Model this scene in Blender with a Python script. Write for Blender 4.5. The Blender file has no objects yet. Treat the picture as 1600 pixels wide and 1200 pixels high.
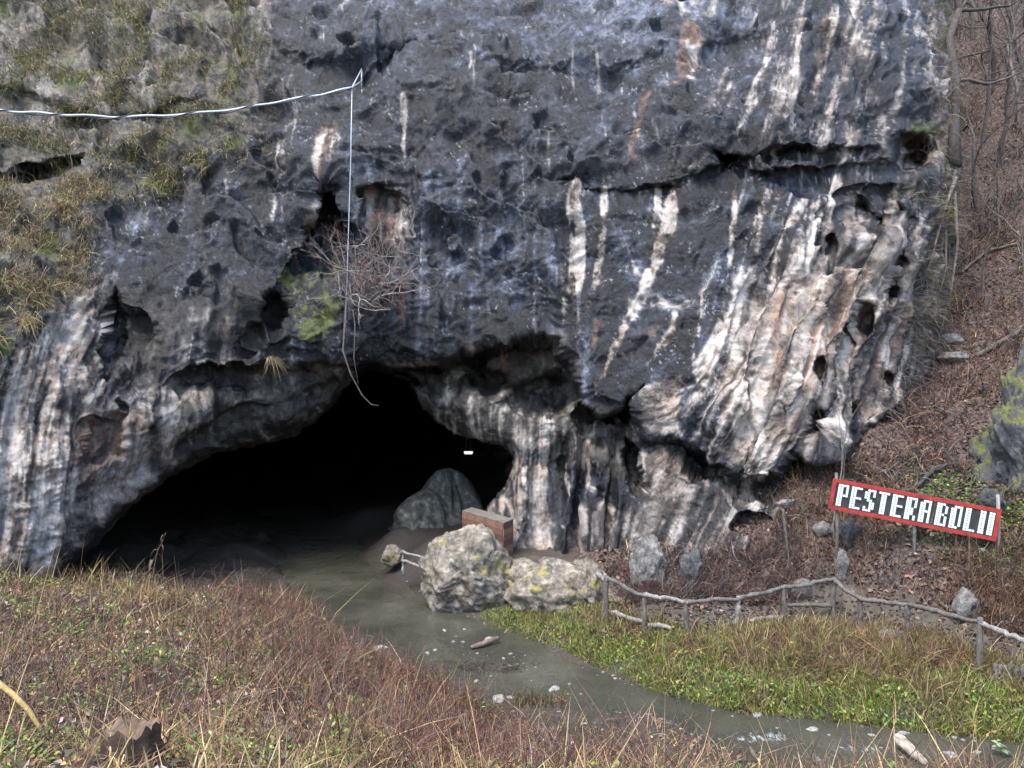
import bpy, math, random
import numpy as np

random.seed(7)
RNG = np.random.default_rng(11)
SC = bpy.context.scene
COL = SC.collection

# ------------------------------------------------------------------ camera, sky, sun, exposure
F = 1200.0                     # focal length in photo pixels (1600 wide)
CAM = np.array([0.0, 0.0, 6.5])  # eye above the stream surface (z = 0)
cam_d = bpy.data.cameras.new('camera')
cam_d.sensor_width = 36.0
cam_d.lens = 36.0 * F / 1600.0
cam_d.clip_end = 2000.0
cam_o = bpy.data.objects.new('camera', cam_d)
COL.objects.link(cam_o)
cam_o.location = CAM
cam_o.rotation_euler = (math.radians(90), 0, 0)
SC.camera = cam_o

SUN_EL, SUN_AZ = 62.0, 215.0      # azimuth clockwise from +Y: behind the camera, to its left
w = bpy.data.worlds.new('World')
SC.world = w
w.use_nodes = True
wn = w.node_tree.nodes
sky = wn.new('ShaderNodeTexSky')
sky.sky_type = 'NISHITA'
sky.sun_disc = False
sky.sun_elevation = math.radians(SUN_EL)
sky.sun_rotation = math.radians(SUN_AZ)
sky.air_density = 1.0
sky.dust_density = 1.7
sky.ozone_density = 1.0
bg = wn['Background']
bg.inputs['Strength'].default_value = 0.15
w.node_tree.links.new(sky.outputs[0], bg.inputs['Color'])

sl = bpy.data.lights.new('sun', 'SUN')
sl.energy = 1.3
sl.angle = math.radians(24)
sl.color = (1.0, 0.95, 0.88)
so = bpy.data.objects.new('sun', sl)
COL.objects.link(so)
e, a = math.radians(SUN_EL), math.radians(SUN_AZ)
from mathutils import Vector
so.rotation_euler = Vector((math.sin(a) * math.cos(e), math.cos(a) * math.cos(e), math.sin(e))).to_track_quat('Z', 'Y').to_euler()
so.location = (-10, -20, 30)

SC.view_settings.view_transform = 'Standard'
SC.view_settings.look = 'None'
SC.view_settings.gamma = 1.0
SC.view_settings.exposure = 2.1
SC.view_settings.use_curve_mapping = False

# ------------------------------------------------------------------ numeric helpers
_perm = np.random.default_rng(3).permutation(256)
_perm = np.concatenate([_perm, _perm, _perm]).astype(np.int32)
_g = np.random.default_rng(4).normal(size=(256, 3))
_g = (_g / np.linalg.norm(_g, axis=1)[:, None]).astype(np.float32)

def pnoise(p):
    p = np.asarray(p, dtype=np.float32)
    i = np.floor(p).astype(np.int32)
    f = p - i
    i &= 255
    u = f * f * f * (f * (f * 6 - 15) + 10)
    out = 0
    for dx in (0, 1):
        wx = u[:, 0] if dx else 1 - u[:, 0]
        ax = _perm[i[:, 0] + dx]
        for dy in (0, 1):
            wy = u[:, 1] if dy else 1 - u[:, 1]
            ay = _perm[ax + i[:, 1] + dy]
            for dz in (0, 1):
                wz = u[:, 2] if dz else 1 - u[:, 2]
                h = _perm[ay + i[:, 2] + dz]
                g = _g[h]
                d = g[:, 0] * (f[:, 0] - dx) + g[:, 1] * (f[:, 1] - dy) + g[:, 2] * (f[:, 2] - dz)
                out = out + d * wx * wy * wz
    return out * 1.6

def fbm(p, octv=4, gain=0.5):
    p = np.asarray(p, dtype=np.float32)
    s, a_ = 0, 1.0
    for k in range(octv):
        s = s + a_ * pnoise(p * (2.03 ** k) + 17.3 * k)
        a_ *= gain
    return s

def ridged(p, octv=4, gain=0.5):
    s, a_ = 0, 1.0
    for k in range(octv):
        s = s + a_ * (1 - 2 * np.abs(pnoise(np.asarray(p) * (2.03 ** k) + 9.1 * k)))
        a_ *= gain
    return s

def sstep(a_, b_, x):
    t = np.clip((x - a_) / (b_ - a_), 0, 1)
    return t * t * (3 - 2 * t)

def unit_v(v): return v / (np.linalg.norm(v, axis=-1, keepdims=True) + 1e-9)

def n3(x, y, z=0.0):
    x = np.asarray(x, dtype=np.float32)
    return np.stack([x, np.broadcast_to(y, x.shape), np.broadcast_to(z, x.shape)], -1)

def un(px, py, d):
    """point at depth d (metres along the view axis) seen at photo pixel px, py"""
    return np.array([(px - 800.0) / F * d, d, CAM[2] - (py - 600.0) / F * d])

def un_z(px, py, z):
    """point of the photo pixel on the level z"""
    return un(px, py, (CAM[2] - z) * F / (py - 600.0))

def tps_fit(xy, v, reg=1e-4):
    xy = np.asarray(xy, float); v = np.asarray(v, float)
    n = len(xy)
    r = np.linalg.norm(xy[:, None] - xy[None], axis=2)
    K = np.where(r > 0, r * r * np.log(r + 1e-12), 0) + reg * np.eye(n)
    P = np.hstack([np.ones((n, 1)), xy])
    A = np.zeros((n + 3, n + 3)); A[:n, :n] = K; A[:n, n:] = P; A[n:, :n] = P.T
    c = np.linalg.solve(A, np.concatenate([v, np.zeros(3)]))
    return xy, c

def tps_eval(fit, q):
    xy, c = fit
    out = np.zeros(len(q))
    for s in range(0, len(q), 40000):
        qq = q[s:s + 40000]
        r2 = ((qq[:, None] - xy[None]) ** 2).sum(2)
        K = 0.5 * r2 * np.log(r2 + 1e-12)
        out[s:s + 40000] = K @ c[:-3] + c[-3] + qq @ c[-2:]
    return out

def lin_fit(xy, v):
    xy = np.asarray(xy, float)
    r = np.sqrt(((xy[:, None] - xy[None]) ** 2).sum(2) + 0.15)
    n = len(xy)
    A = np.zeros((n + 1, n + 1)); A[:n, :n] = r; A[:n, n] = 1; A[n, :n] = 1
    c = np.linalg.solve(A, np.concatenate([np.asarray(v, float), [0]]))
    return xy, c

def lin_eval(fit, q):
    xy, c = fit
    out = np.zeros(len(q))
    for s in range(0, len(q), 40000):
        qq = q[s:s + 40000]
        r = np.sqrt(((qq[:, None] - xy[None]) ** 2).sum(2) + 0.15)
        out[s:s + 40000] = r @ c[:-1] + c[-1]
    return out

def seg_dist(x, y, pts):
    """distance to a polyline and the parameter 0..1 along it"""
    pts = np.asarray(pts, float)
    L = np.concatenate([[0], np.cumsum(np.linalg.norm(np.diff(pts, axis=0), axis=1))])
    best = np.full(x.shape, 1e9); tb = np.zeros(x.shape)
    for k in range(len(pts) - 1):
        a_, b_ = pts[k], pts[k + 1]
        d = b_ - a_
        t = np.clip(((x - a_[0]) * d[0] + (y - a_[1]) * d[1]) / max(d @ d, 1e-9), 0, 1)
        q = np.hypot(x - a_[0] - t * d[0], y - a_[1] - t * d[1])
        m = q < best
        best = np.where(m, q, best)
        tb = np.where(m, (L[k] + t * (L[k + 1] - L[k])) / L[-1], tb)
    return best, tb

def poly_sd(x, y, pts):
    """signed distance to a polygon, negative inside"""
    pts = np.asarray(pts, float)
    best = np.full(x.shape, 1e9)
    ins = np.zeros(x.shape, bool)
    n = len(pts)
    for k in range(n):
        a_, b_ = pts[k], pts[(k + 1) % n]
        d = b_ - a_
        t = np.clip(((x - a_[0]) * d[0] + (y - a_[1]) * d[1]) / max(d @ d, 1e-9), 0, 1)
        best = np.minimum(best, np.hypot(x - a_[0] - t * d[0], y - a_[1] - t * d[1]))
        c1 = (a_[1] > y) != (b_[1] > y)
        with np.errstate(divide='ignore', invalid='ignore'):
            xi = (b_[0] - a_[0]) * (y - a_[1]) / (b_[1] - a_[1] if b_[1] != a_[1] else 1e-9) + a_[0]
        ins ^= c1 & (x < xi)
    return np.where(ins, -best, best)

# ------------------------------------------------------------------ mesh helpers
def link(name, me, mat=None, parent=None, smooth=True):
    o = bpy.data.objects.new(name, me)
    COL.objects.link(o)
    if mat is not None:
        me.materials.append(mat)
    me.polygons.foreach_set('use_smooth', np.full(len(me.polygons), bool(smooth)))
    if parent is not None:
        o.parent = parent
    return o

def np_mesh(name, V, quads=None, tris=None, attrs=None):
    me = bpy.data.meshes.new(name)
    V = np.ascontiguousarray(V, dtype=np.float32)
    nq = 0 if quads is None else len(quads)
    nt = 0 if tris is None else len(tris)
    me.vertices.add(len(V))
    me.vertices.foreach_set('co', V.ravel())
    parts, tot = [], []
    if nq: parts.append(np.asarray(quads, np.int32).ravel()); tot.append(np.full(nq, 4, np.int32))
    if nt: parts.append(np.asarray(tris, np.int32).ravel()); tot.append(np.full(nt, 3, np.int32))
    li = np.concatenate(parts); tot = np.concatenate(tot)
    me.loops.add(len(li)); me.loops.foreach_set('vertex_index', li)
    me.polygons.add(len(tot))
    me.polygons.foreach_set('loop_start', np.concatenate([[0], np.cumsum(tot)[:-1]]).astype(np.int32))
    me.polygons.foreach_set('loop_total', tot)
    for k, arr in (attrs or {}).items():
        arr = np.asarray(arr, np.float32)
        if arr.shape[1] == 3:
            arr = np.hstack([arr, np.ones((len(arr), 1), np.float32)])
        at = me.attributes.new(k, 'FLOAT_COLOR', 'POINT')
        at.data.foreach_set('color', np.ascontiguousarray(arr, np.float32).ravel())
    me.update(calc_edges=True)
    me.validate()
    return me

class Acc:
    """collects pieces of geometry for ONE mesh object"""
    def __init__(self): self.V, self.Q, self.T, self.C, self.n = [], [], [], [], 0
    def add(self, V, quads=None, tris=None, col=None):
        V = np.asarray(V, np.float32).reshape(-1, 3)
        if quads is not None and len(quads): self.Q.append(np.asarray(quads, np.int64) + self.n)
        if tris is not None and len(tris): self.T.append(np.asarray(tris, np.int64) + self.n)
        if col is None: col = (0.5, 0.5, 0.5)
        self.C.append(np.broadcast_to(np.asarray(col, np.float32), (len(V), 3)))
        self.V.append(V); self.n += len(V)
        return self
    def tube(self, pts, rad, sides=6, col=None, cap=True):
        pts = np.asarray(pts, float); m = len(pts)
        rad = np.broadcast_to(np.asarray(rad, float), (m,))
        tan = np.gradient(pts, axis=0)
        tan /= np.linalg.norm(tan, axis=1)[:, None] + 1e-9
        ref = np.array([0, 0, 1.0]) if abs(tan[0, 2]) < 0.9 else np.array([1.0, 0, 0])
        ring = []
        nrm = np.cross(tan[0], ref); nrm /= np.linalg.norm(nrm)
        for k in range(m):
            nrm = nrm - tan[k] * (nrm @ tan[k]); nrm /= np.linalg.norm(nrm) + 1e-9
            b = np.cross(tan[k], nrm)
            for s in range(sides):
                an = 2 * math.pi * s / sides
                ring.append(pts[k] + rad[k] * (math.cos(an) * nrm + math.sin(an) * b))
        q = [(k * sides + s, k * sides + (s + 1) % sides, (k + 1) * sides + (s + 1) % sides, (k + 1) * sides + s)
             for k in range(m - 1) for s in range(sides)]
        t = []
        if cap:
            ring.append(pts[0]); ring.append(pts[-1]); c0 = m * sides
            t = [(c0, (s + 1) % sides, s) for s in range(sides)] + [(c0 + 1, (m - 1) * sides + s, (m - 1) * sides + (s + 1) % sides) for s in range(sides)]
        return self.add(ring, q, t, col)
    def pole(self, pts, rad, sides=8, col=None, wob=0.018, seed=0, knot=0.12):
        """a natural pole: bent, knotty, with broken ends"""
        pts = np.asarray(pts, float); rad = np.broadcast_to(np.asarray(rad, float), (len(pts),))
        rg_ = np.random.default_rng(int(abs(pts[0].sum() * 991)) + seed)
        t = np.linspace(0, len(pts) - 1, 15); k = np.arange(len(pts))
        P = np.stack([np.interp(t, k, pts[:, j]) for j in range(3)], 1)
        r = np.interp(t, k, rad) * (1 + knot * rg_.normal(size=15)); r[[0, -1]] *= 0.75
        P[1:-1] += rg_.normal(size=(13, 3)) * wob * 0.5
        P += np.array([0, 0, 1.0]) * (wob * 1.2 * np.sin(np.linspace(0, 5, 15) + rg_.uniform(0, 6)))[:, None]
        return self.tube(P, r, sides, col)
    def box(self, c, size, ax=None, col=None):
        ax = np.eye(3) if ax is None else np.asarray(ax, float)
        h = np.asarray(size, float) / 2
        s = np.array([(x, y, z) for x in (-1, 1) for y in (-1, 1) for z in (-1, 1)]) * h
        return self.add(np.asarray(c) + s @ ax, [(0, 1, 3, 2), (4, 6, 7, 5), (0, 4, 5, 1), (2, 3, 7, 6), (0, 2, 6, 4), (1, 5, 7, 3)], None, col)
    def build(self, name, mat, parent=None, smooth=True):
        me = np_mesh(name, np.concatenate(self.V), np.concatenate(self.Q) if self.Q else None,
                     np.concatenate(self.T) if self.T else None, {'col': np.concatenate(self.C)})
        return link(name, me, mat, parent, smooth)

def tag(o, label=None, cat=None, group=None, kind=None):
    if label: o['label'] = label
    if cat: o['category'] = cat
    if group: o['group'] = group
    if kind: o['kind'] = kind
    return o

def empty(name, loc, label, cat, group=None):
    o = bpy.data.objects.new(name, None)
    COL.objects.link(o)
    o.location = [float(v) for v in loc]
    return tag(o, label, cat, group)

def into(o, parent):
    """parent o to an empty, keeping the world-space coordinates its mesh was written in"""
    o.parent = parent
    o.location = [-v for v in parent.location]
    return o

# ------------------------------------------------------------------ materials
class NT:
    def __init__(self, name):
        self.m = bpy.data.materials.new(name); self.m.use_nodes = True
        self.t = self.m.node_tree; self.n = self.t.nodes
        self.b = self.n['Principled BSDF']
        self.co = self.n.new('ShaderNodeTexCoord').outputs['Object']
    def new(self, ty, **kw):
        nd = self.n.new(ty)
        for k, v in kw.items():
            if k.startswith('_'): setattr(nd, k[1:], v)
        return nd
    def put(self, sock, v):
        if isinstance(v, bpy.types.NodeSocket): self.t.links.new(v, sock)
        elif isinstance(v, (tuple, list)) and len(v) == 3 and len(sock.default_value) == 4: sock.default_value = (*v, 1)
        else: sock.default_value = v
    def noise(self, scale, detail=6, rough=0.55, vec=None, dist=0.0, out='Fac'):
        nd = self.n.new('ShaderNodeTexNoise')
        self.put(nd.inputs['Vector'], vec or self.co)
        nd.inputs['Scale'].default_value = scale; nd.inputs['Detail'].default_value = detail
        nd.inputs['Roughness'].default_value = rough; nd.inputs['Distortion'].default_value = dist
        return nd.outputs[out]
    def voro(self, scale, feature='F1', vec=None, out='Distance', rnd=1.0):
        nd = self.n.new('ShaderNodeTexVoronoi'); nd.feature = feature
        self.put(nd.inputs['Vector'], vec or self.co)
        nd.inputs['Scale'].default_value = scale; nd.inputs['Randomness'].default_value = rnd
        return nd.outputs[out]
    def ramp(self, fac, stops, interp='LINEAR'):
        nd = self.n.new('ShaderNodeValToRGB'); self.put(nd.inputs['Fac'], fac)
        el = nd.color_ramp.elements; nd.color_ramp.interpolation = interp
        while len(el) < len(stops): el.new(0.5)
        for k, (p, c) in enumerate(stops):
            el[k].position = p
            el[k].color = (c, c, c, 1) if isinstance(c, (int, float)) else (*c, 1)
        return nd.outputs['Color']
    def mix(self, fac, a_, b_, mode='MIX'):
        nd = self.n.new('ShaderNodeMix'); nd.data_type = 'RGBA'; nd.blend_type = mode
        self.put(nd.inputs[0], fac); self.put(nd.inputs[6], a_); self.put(nd.inputs[7], b_)
        return nd.outputs[2]
    def math(self, op, a_, b_=0.0, clamp=False):
        nd = self.n.new('ShaderNodeMath'); nd.operation = op; nd.use_clamp = clamp
        self.put(nd.inputs[0], a_); self.put(nd.inputs[1], b_)
        return nd.outputs[0]
    def attr(self, name):
        nd = self.n.new('ShaderNodeAttribute'); nd.attribute_name = name
        return nd
    def sep(self, c):
        nd = self.n.new('ShaderNodeSeparateColor'); self.put(nd.inputs[0], c)
        return nd.outputs
    def mapped(self, scale=(1, 1, 1), rot=(0, 0, 0), vec=None):
        nd = self.n.new('ShaderNodeMapping'); self.put(nd.inputs['Vector'], vec or self.co)
        nd.inputs['Scale'].default_value = scale; nd.inputs['Rotation'].default_value = rot
        return nd.outputs[0]
    def bump(self, h, strength=0.5, dist=0.1, nrm=None):
        nd = self.n.new('ShaderNodeBump'); self.put(nd.inputs['Height'], h)
        nd.inputs['Strength'].default_value = strength; nd.inputs['Distance'].default_value = dist
        if nrm is not None: self.put(nd.inputs['Normal'], nrm)
        return nd.outputs[0]
    def done(self, color=None, rough=None, normal=None, **kw):
        if color is not None: self.put(self.b.inputs['Base Color'], color)
        if rough is not None: self.put(self.b.inputs['Roughness'], rough)
        if normal is not None: self.put(self.b.inputs['Normal'], normal)
        for k, v in kw.items(): self.put(self.b.inputs[k.replace('_', ' ')], v)
        return self.m

def mat_cliff():
    """palettes here; which stain lies where comes from the mesh attributes"""
    k = NT('cliff_rock')
    m1 = k.sep(k.attr('mask_a').outputs['Color'])
    m2 = k.sep(k.attr('mask_b').outputs['Color'])
    m3 = k.sep(k.attr('mask_c').outputs['Color'])
    pale, white, rust = m1[0], m1[1], m1[2]
    moss, soil, brown = m2[0], m2[1], m2[2]
    tone, speck, tint = m3[0], m3[1], m3[2]
    nB = k.noise(4.5, 7, 0.72)
    nC = k.noise(17, 4, 0.72)
    t = k.math('ADD', tone, k.math('MULTIPLY', k.math('SUBTRACT', nB, 0.5), 0.95))
    t = k.math('ADD', t, k.math('MULTIPLY', k.math('SUBTRACT', nC, 0.5), 0.55))
    c = k.ramp(t, [(0.15, (0.0035, 0.0040, 0.0058)), (0.34, (0.0090, 0.0108, 0.0158)), (0.54, (0.034, 0.041, 0.059)), (0.76, (0.118, 0.136, 0.178)), (1.0, (0.32, 0.345, 0.40))])
    c = k.mix(k.math('MULTIPLY', tint, 0.18), c, k.ramp(t, [(0.2, (0.007, 0.0055, 0.0045)), (0.55, (0.040, 0.032, 0.026)), (0.9, (0.15, 0.125, 0.10))]))
    c = k.mix(k.math('MULTIPLY', speck, k.ramp(nC, [(0.42, 0.0), (0.58, 1.0)])), c, (0.42, 0.44, 0.48))
    c = k.mix(brown, c, k.ramp(t, [(0.10, (0.022, 0.019, 0.015)), (0.36, (0.090, 0.078, 0.063)), (0.62, (0.22, 0.197, 0.162)), (0.85, (0.36, 0.33, 0.28))]))  # palette raised so the down-facing cave roof looks lit
    nW = k.noise(0.9, 5, 0.6)
    warm = k.ramp(t, [(0.10, (0.045, 0.030, 0.022)), (0.34, (0.150, 0.108, 0.080)), (0.56, (0.300, 0.232, 0.182)), (0.88, (0.50, 0.42, 0.355))])
    pcol = (k.ramp(t, [(0.10, (0.050, 0.042, 0.036)), (0.34, (0.165, 0.142, 0.122)), (0.56, (0.300, 0.268, 0.238)), (0.88, (0.50, 0.468, 0.43))]))
    c = k.mix(pale, c, k.mix(k.ramp(nW, [(0.42, 0.0), (0.60, 0.85)]), pcol, warm))
    c = k.mix(rust, c, k.ramp(t, [(0.15, (0.035, 0.019, 0.013)), (0.45, (0.115, 0.066, 0.044)), (0.75, (0.30, 0.19, 0.13))]))
    c = k.mix(white, c, k.ramp(t, [(0.12, (0.10, 0.072, 0.054)), (0.30, (0.29, 0.242, 0.20)), (0.5, (0.45, 0.40, 0.35)), (0.85, (0.64, 0.60, 0.55))]))
    c = k.mix(soil, c, k.ramp(nB, [(0.3, (0.028, 0.023, 0.016)), (0.5, (0.080, 0.067, 0.042)), (0.7, (0.20, 0.17, 0.11))]))
    c = k.mix(moss, c, k.ramp(nC, [(0.3, (0.026, 0.034, 0.008)), (0.6, (0.10, 0.115, 0.025)), (0.8, (0.20, 0.21, 0.05))]))
    h = k.math('ADD', nB, k.math('MULTIPLY', nC, 0.55))
    return k.done(c, k.ramp(nB, [(0.3, 0.22), (0.7, 0.50)]), k.bump(h, 0.75, 0.15), Specular_IOR_Level=0.5)

def mat_rock(name, stops, lichen=0.0, moss=0.0, scale=1.0):
    k = NT(name)
    nB = k.noise(2.4 * scale, 10, 0.68)
    nC = k.noise(14 * scale, 6, 0.65)
    c = k.ramp(nB, stops)
    c = k.mix(k.ramp(k.noise(1.3 * scale, 6, 0.7), [(0.5, 0.0), (0.60, 0.8)]), c, (0.022, 0.022, 0.024))
    if lichen: c = k.mix(k.ramp(k.noise(1.1 * scale, 5, 0.6), [(0.60 - 0.03 * lichen, 0.0), (0.67, 0.9)]), c, k.ramp(nC, [(0.3, (0.20, 0.17, 0.03)), (0.7, (0.42, 0.36, 0.09))]))
    if moss:
        g = k.n.new('ShaderNodeNewGeometry')
        up = k.n.new('ShaderNodeSeparateXYZ'); k.t.links.new(g.outputs['Normal'], up.inputs[0])
        f = k.math('ADD', up.outputs[2], k.math('MULTIPLY', k.math('SUBTRACT', nB, 0.5), 3.0))
        f = k.math('MULTIPLY', k.ramp(f, [(0.25, 0.0), (0.6, 1.0)]), moss)
        c = k.mix(f, c, k.ramp(nC, [(0.3, (0.025, 0.032, 0.008)), (0.7, (0.13, 0.13, 0.03))]))
    h = k.math('ADD', nB, k.math('MULTIPLY', nC, 0.4))
    return k.done(c, 0.75, k.bump(h, 0.9, 0.10))

def mat_col(name, rough=0.8, trans=0.0, var=0.25, bump=0.0, spec=0.3):
    """colour from the vertex colour, broken up by noise"""
    k = NT(name)
    c = k.attr('col').outputs['Color']
    nz = k.noise(9, 6, 0.6)
    c = k.mix(1.0, c, k.ramp(nz, [(0.3, 1 - var), (0.7, 1 + var)]), 'MULTIPLY')
    m = k.done(c, rough, k.bump(k.noise(30, 6, 0.6), bump, 0.02) if bump else None, Specular_IOR_Level=spec)
    if trans:
        tr = k.n.new('ShaderNodeBsdfTranslucent'); k.t.links.new(c, tr.inputs['Color'])
        mx = k.n.new('ShaderNodeMixShader'); mx.inputs[0].default_value = trans
        out = k.n['Material Output']
        k.t.links.new(k.b.outputs[0], mx.inputs[1]); k.t.links.new(tr.outputs[0], mx.inputs[2]); k.t.links.new(mx.outputs[0], out.inputs['Surface'])
    return m

def mat_wood(name, a_, b_, scale=(6, 6, 1.2), bump=0.5):
    k = NT(name)
    n = k.noise(4, 8, 0.65, vec=k.mapped(scale))
    c = k.ramp(n, [(0.3, a_), (0.7, b_)])
    c = k.mix(k.ramp(k.noise(3, 5), [(0.5, 0.0), (0.75, 0.6)]), c, tuple(0.45 * v for v in a_))
    return k.done(c, 0.85, k.bump(n, bump, 0.02))

def mat_ground():
    k = NT('ground_soil')
    m = k.sep(k.attr('mask').outputs['Color'])
    grass, litter, mud = m[0], m[1], m[2]
    nB = k.noise(2.2, 9, 0.68); nC = k.noise(22, 6, 0.7)
    c = k.ramp(nC, [(0.3, (0.014, 0.011, 0.008)), (0.55, (0.042, 0.032, 0.024)), (0.75, (0.11, 0.088, 0.068))])
    lit = k.ramp(k.voro(16, out='Color'), [(0.2, (0.020, 0.013, 0.011)), (0.5, (0.060, 0.040, 0.032)), (0.8, (0.125, 0.084, 0.066))])
    c = k.mix(litter, c, lit)
    gr = k.ramp(nC, [(0.3, (0.022, 0.03, 0.008)), (0.6, (0.07, 0.085, 0.02)), (0.8, (0.13, 0.13, 0.04))])
    c = k.mix(k.math('MULTIPLY', grass, k.ramp(nB, [(0.35, 0.4), (0.6, 1.0)])), c, gr)
    mu = k.ramp(k.noise(3.0, 10, 0.7), [(0.3, (0.035, 0.028, 0.022)), (0.55, (0.085, 0.070, 0.055)), (0.75, (0.17, 0.145, 0.115))])
    c = k.mix(mud, c, mu)
    pb = k.ramp(k.noise(9, 3, 0.7), [(0.66, 0.0), (0.70, 0.8)])
    c = k.mix(k.math('MULTIPLY', pb, 0.5), c, (0.33, 0.31, 0.28))
    wt = k.sep(k.attr('wet_shade').outputs['Color'])[0]
    c = k.mix(wt, c, k.mix(0.62, c, (0.008, 0.007, 0.006)))  # damp mud tone; on the cave floor it also stands in for shade
    return k.done(c, k.mix(wt, (0.9, 0.9, 0.9), (0.55, 0.55, 0.55)), k.bump(k.math('ADD', nC, nB), 0.8, 0.06))

def mat_water():
    k = NT('stream_water')
    v = k.mapped((1.0, 0.5, 1.0), (0, 0, math.radians(-42)))
    fm = k.sep(k.attr('foam').outputs['Color'])[0]
    n1 = k.noise(3.0, 3, 0.5, vec=v, dist=0.5)
    n2 = k.noise(11, 3, 0.5, vec=v, dist=0.5)
    fl = k.ramp(k.math('ADD', k.noise(9, 6, 0.75, vec=v, dist=0.8), k.math('MULTIPLY', k.math('SUBTRACT', fm, 0.5), 0.45)), [(0.60, 0.0), (0.78, 1.0)])
    foam = k.math('MULTIPLY', fl, k.ramp(fm, [(0.05, 0.0), (0.5, 1.0)]))
    c = k.mix(k.ramp(k.noise(0.45, 4), [(0.4, 0.0), (0.65, 1.0)]), (0.036, 0.036, 0.027), (0.062, 0.060, 0.046))
    c = k.mix(k.math('MULTIPLY', foam, 0.8), c, (0.46, 0.50, 0.51))
    h = k.math('ADD', n1, k.math('MULTIPLY', n2, 0.3))
    return k.done(c, k.mix(foam, (0.03, 0.03, 0.03), (0.6, 0.6, 0.6)), k.bump(h, 0.6, 0.06), IOR=1.38, Specular_IOR_Level=0.5)

M = {}
M['cliff'] = mat_cliff()
M['boulder'] = mat_rock('boulder_rock', [(0.28, (0.016, 0.014, 0.012)), (0.42, (0.095, 0.080, 0.060)), (0.56, (0.24, 0.212, 0.165)), (0.74, (0.50, 0.47, 0.41))], lichen=1.4, scale=1.0)
M['paleRock'] = mat_rock('pale_rock', [(0.3, (0.05, 0.046, 0.04)), (0.5, (0.17, 0.16, 0.142)), (0.72, (0.38, 0.37, 0.345))], scale=2.0)
M['lichenRock'] = mat_rock('lichen_rock', [(0.3, (0.03, 0.026, 0.021)), (0.5, (0.18, 0.152, 0.115)), (0.72, (0.44, 0.40, 0.345))], lichen=2.0, scale=1.6)
M['darkRock'] = mat_rock('dark_rock', [(0.3, (0.012, 0.012, 0.013)), (0.5, (0.05, 0.05, 0.052)), (0.72, (0.20, 0.20, 0.20))], scale=1.4)
M['mossRock'] = mat_rock('mossy_rock', [(0.3, (0.014, 0.014, 0.015)), (0.5, (0.065, 0.065, 0.068)), (0.72, (0.22, 0.22, 0.215))], moss=1.0)
M['caveRock'] = mat_rock('cave_rock', [(0.3, (0.010, 0.011, 0.009)), (0.5, (0.065, 0.067, 0.054)), (0.68, (0.19, 0.19, 0.155))], scale=1.6)
M['stone'] = mat_rock('river_stone', [(0.3, (0.14, 0.125, 0.105)), (0.5, (0.33, 0.31, 0.275)), (0.72, (0.58, 0.56, 0.52))], scale=3.0)
M['ground'] = mat_ground()
M['water'] = mat_water()
M['leafy'] = mat_col('plant_blade', 0.65, 0.3, 0.3)
M['twig'] = mat_col('twig_bark', 0.85, 0.0, 0.35)
M['bark'] = mat_col('bark', 0.9, 0.0, 0.5, 0.8)
M['rail'] = mat_wood('weathered_wood', (0.075, 0.066, 0.058), (0.30, 0.28, 0.255))
M['darkrail'] = mat_wood('wet_wood', (0.045, 0.037, 0.032), (0.16, 0.14, 0.12))
M['plank'] = mat_wood('brown_plank', (0.085, 0.038, 0.024), (0.19, 0.095, 0.062), (1.2, 1.2, 9))
M['plank_b'] = mat_wood('brown_plank_dark', (0.055, 0.026, 0.018), (0.14, 0.07, 0.046), (1.2, 1.2, 9))
M['plank_c'] = mat_wood('brown_plank_pale', (0.12, 0.058, 0.038), (0.25, 0.135, 0.09), (1.2, 1.2, 9))
M['plank_top'] = mat_wood('plank_top', (0.06, 0.055, 0.05), (0.2, 0.18, 0.15), (1.2, 5, 5))
M['paint'] = mat_wood('red_paint', (0.20, 0.016, 0.012), (0.33, 0.032, 0.022), (2, 2, 2), 0.3)

# ------------------------------------------------------------------ ground: heights from measured points
NEAR = np.array([(-13, 40), (-8.9, 30), (-7.2, 26), (-5.7, 22.3), (-4.2, 19.5), (-2.0, 17.3), (-1.0, 15.9), (0.6, 14.4), (1.9, 15.0), (3.2, 14.5), (3.65, 13.7), (4.9, 12.9), (7, 12), (9, 11.4), (14, 10.5), (30, 9)], float)
FAR = np.array([(-10.5, 40), (-6.8, 32.5), (-5.75, 30), (-4.4, 27.9), (-3.25, 24.4), (-1.06, 21.4), (0.8, 19.3), (2.17, 17.3), (3.3, 16.1), (4.4, 15.3), (6.5, 14.8), (8.05, 14.3), (9.2, 14.0), (11, 13.6), (14, 13.2), (30, 12.5)], float)
def y_near(x): return np.interp(x, NEAR[:, 0], NEAR[:, 1])
def y_far(x): return np.interp(x, FAR[:, 0], FAR[:, 1])
# walking path, from the cave landing down the steps and along the fence
PATH = np.array([(-6.5, 34, 0.95), (-4.4, 29, 0.98), (-3.0, 26.6, 1.0), (-0.6, 24.6, 1.0), (1.2, 23.3, 0.98), (2.0, 21.9, 0.85), (2.9, 20.3, 0.62), (4.4, 19.2, 0.6), (5.8, 19.5, 0.62), (7.2, 20.0, 0.66), (8.6, 20.0, 0.7), (9.6, 18.6, 0.7), (10.6, 16.8, 0.7), (12.0, 15.8, 0.72), (16, 14.8, 0.9)], float)

GP = [(x, y, 0.0) for x, y in NEAR[1:-1]] + [(x, y, 0.02) for x, y in FAR[1:-1]]
GP += [(-12.5, 42, -0.4), (-8.5, 33, -0.4), (-7, 28, -0.4), (-5.5, 24, -0.4), (-3.2, 21, -0.4), (-1, 18.5, -0.35), (1.2, 16.5, -0.3), (3.8, 15.0, -0.15), (4.6, 14.1, -0.3), (7, 13.2, -0.4), (10, 12.4, -0.4), (14, 11.8, -0.4), (-13, 60, -0.3), (28, 10.8, -0.4)]
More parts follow.
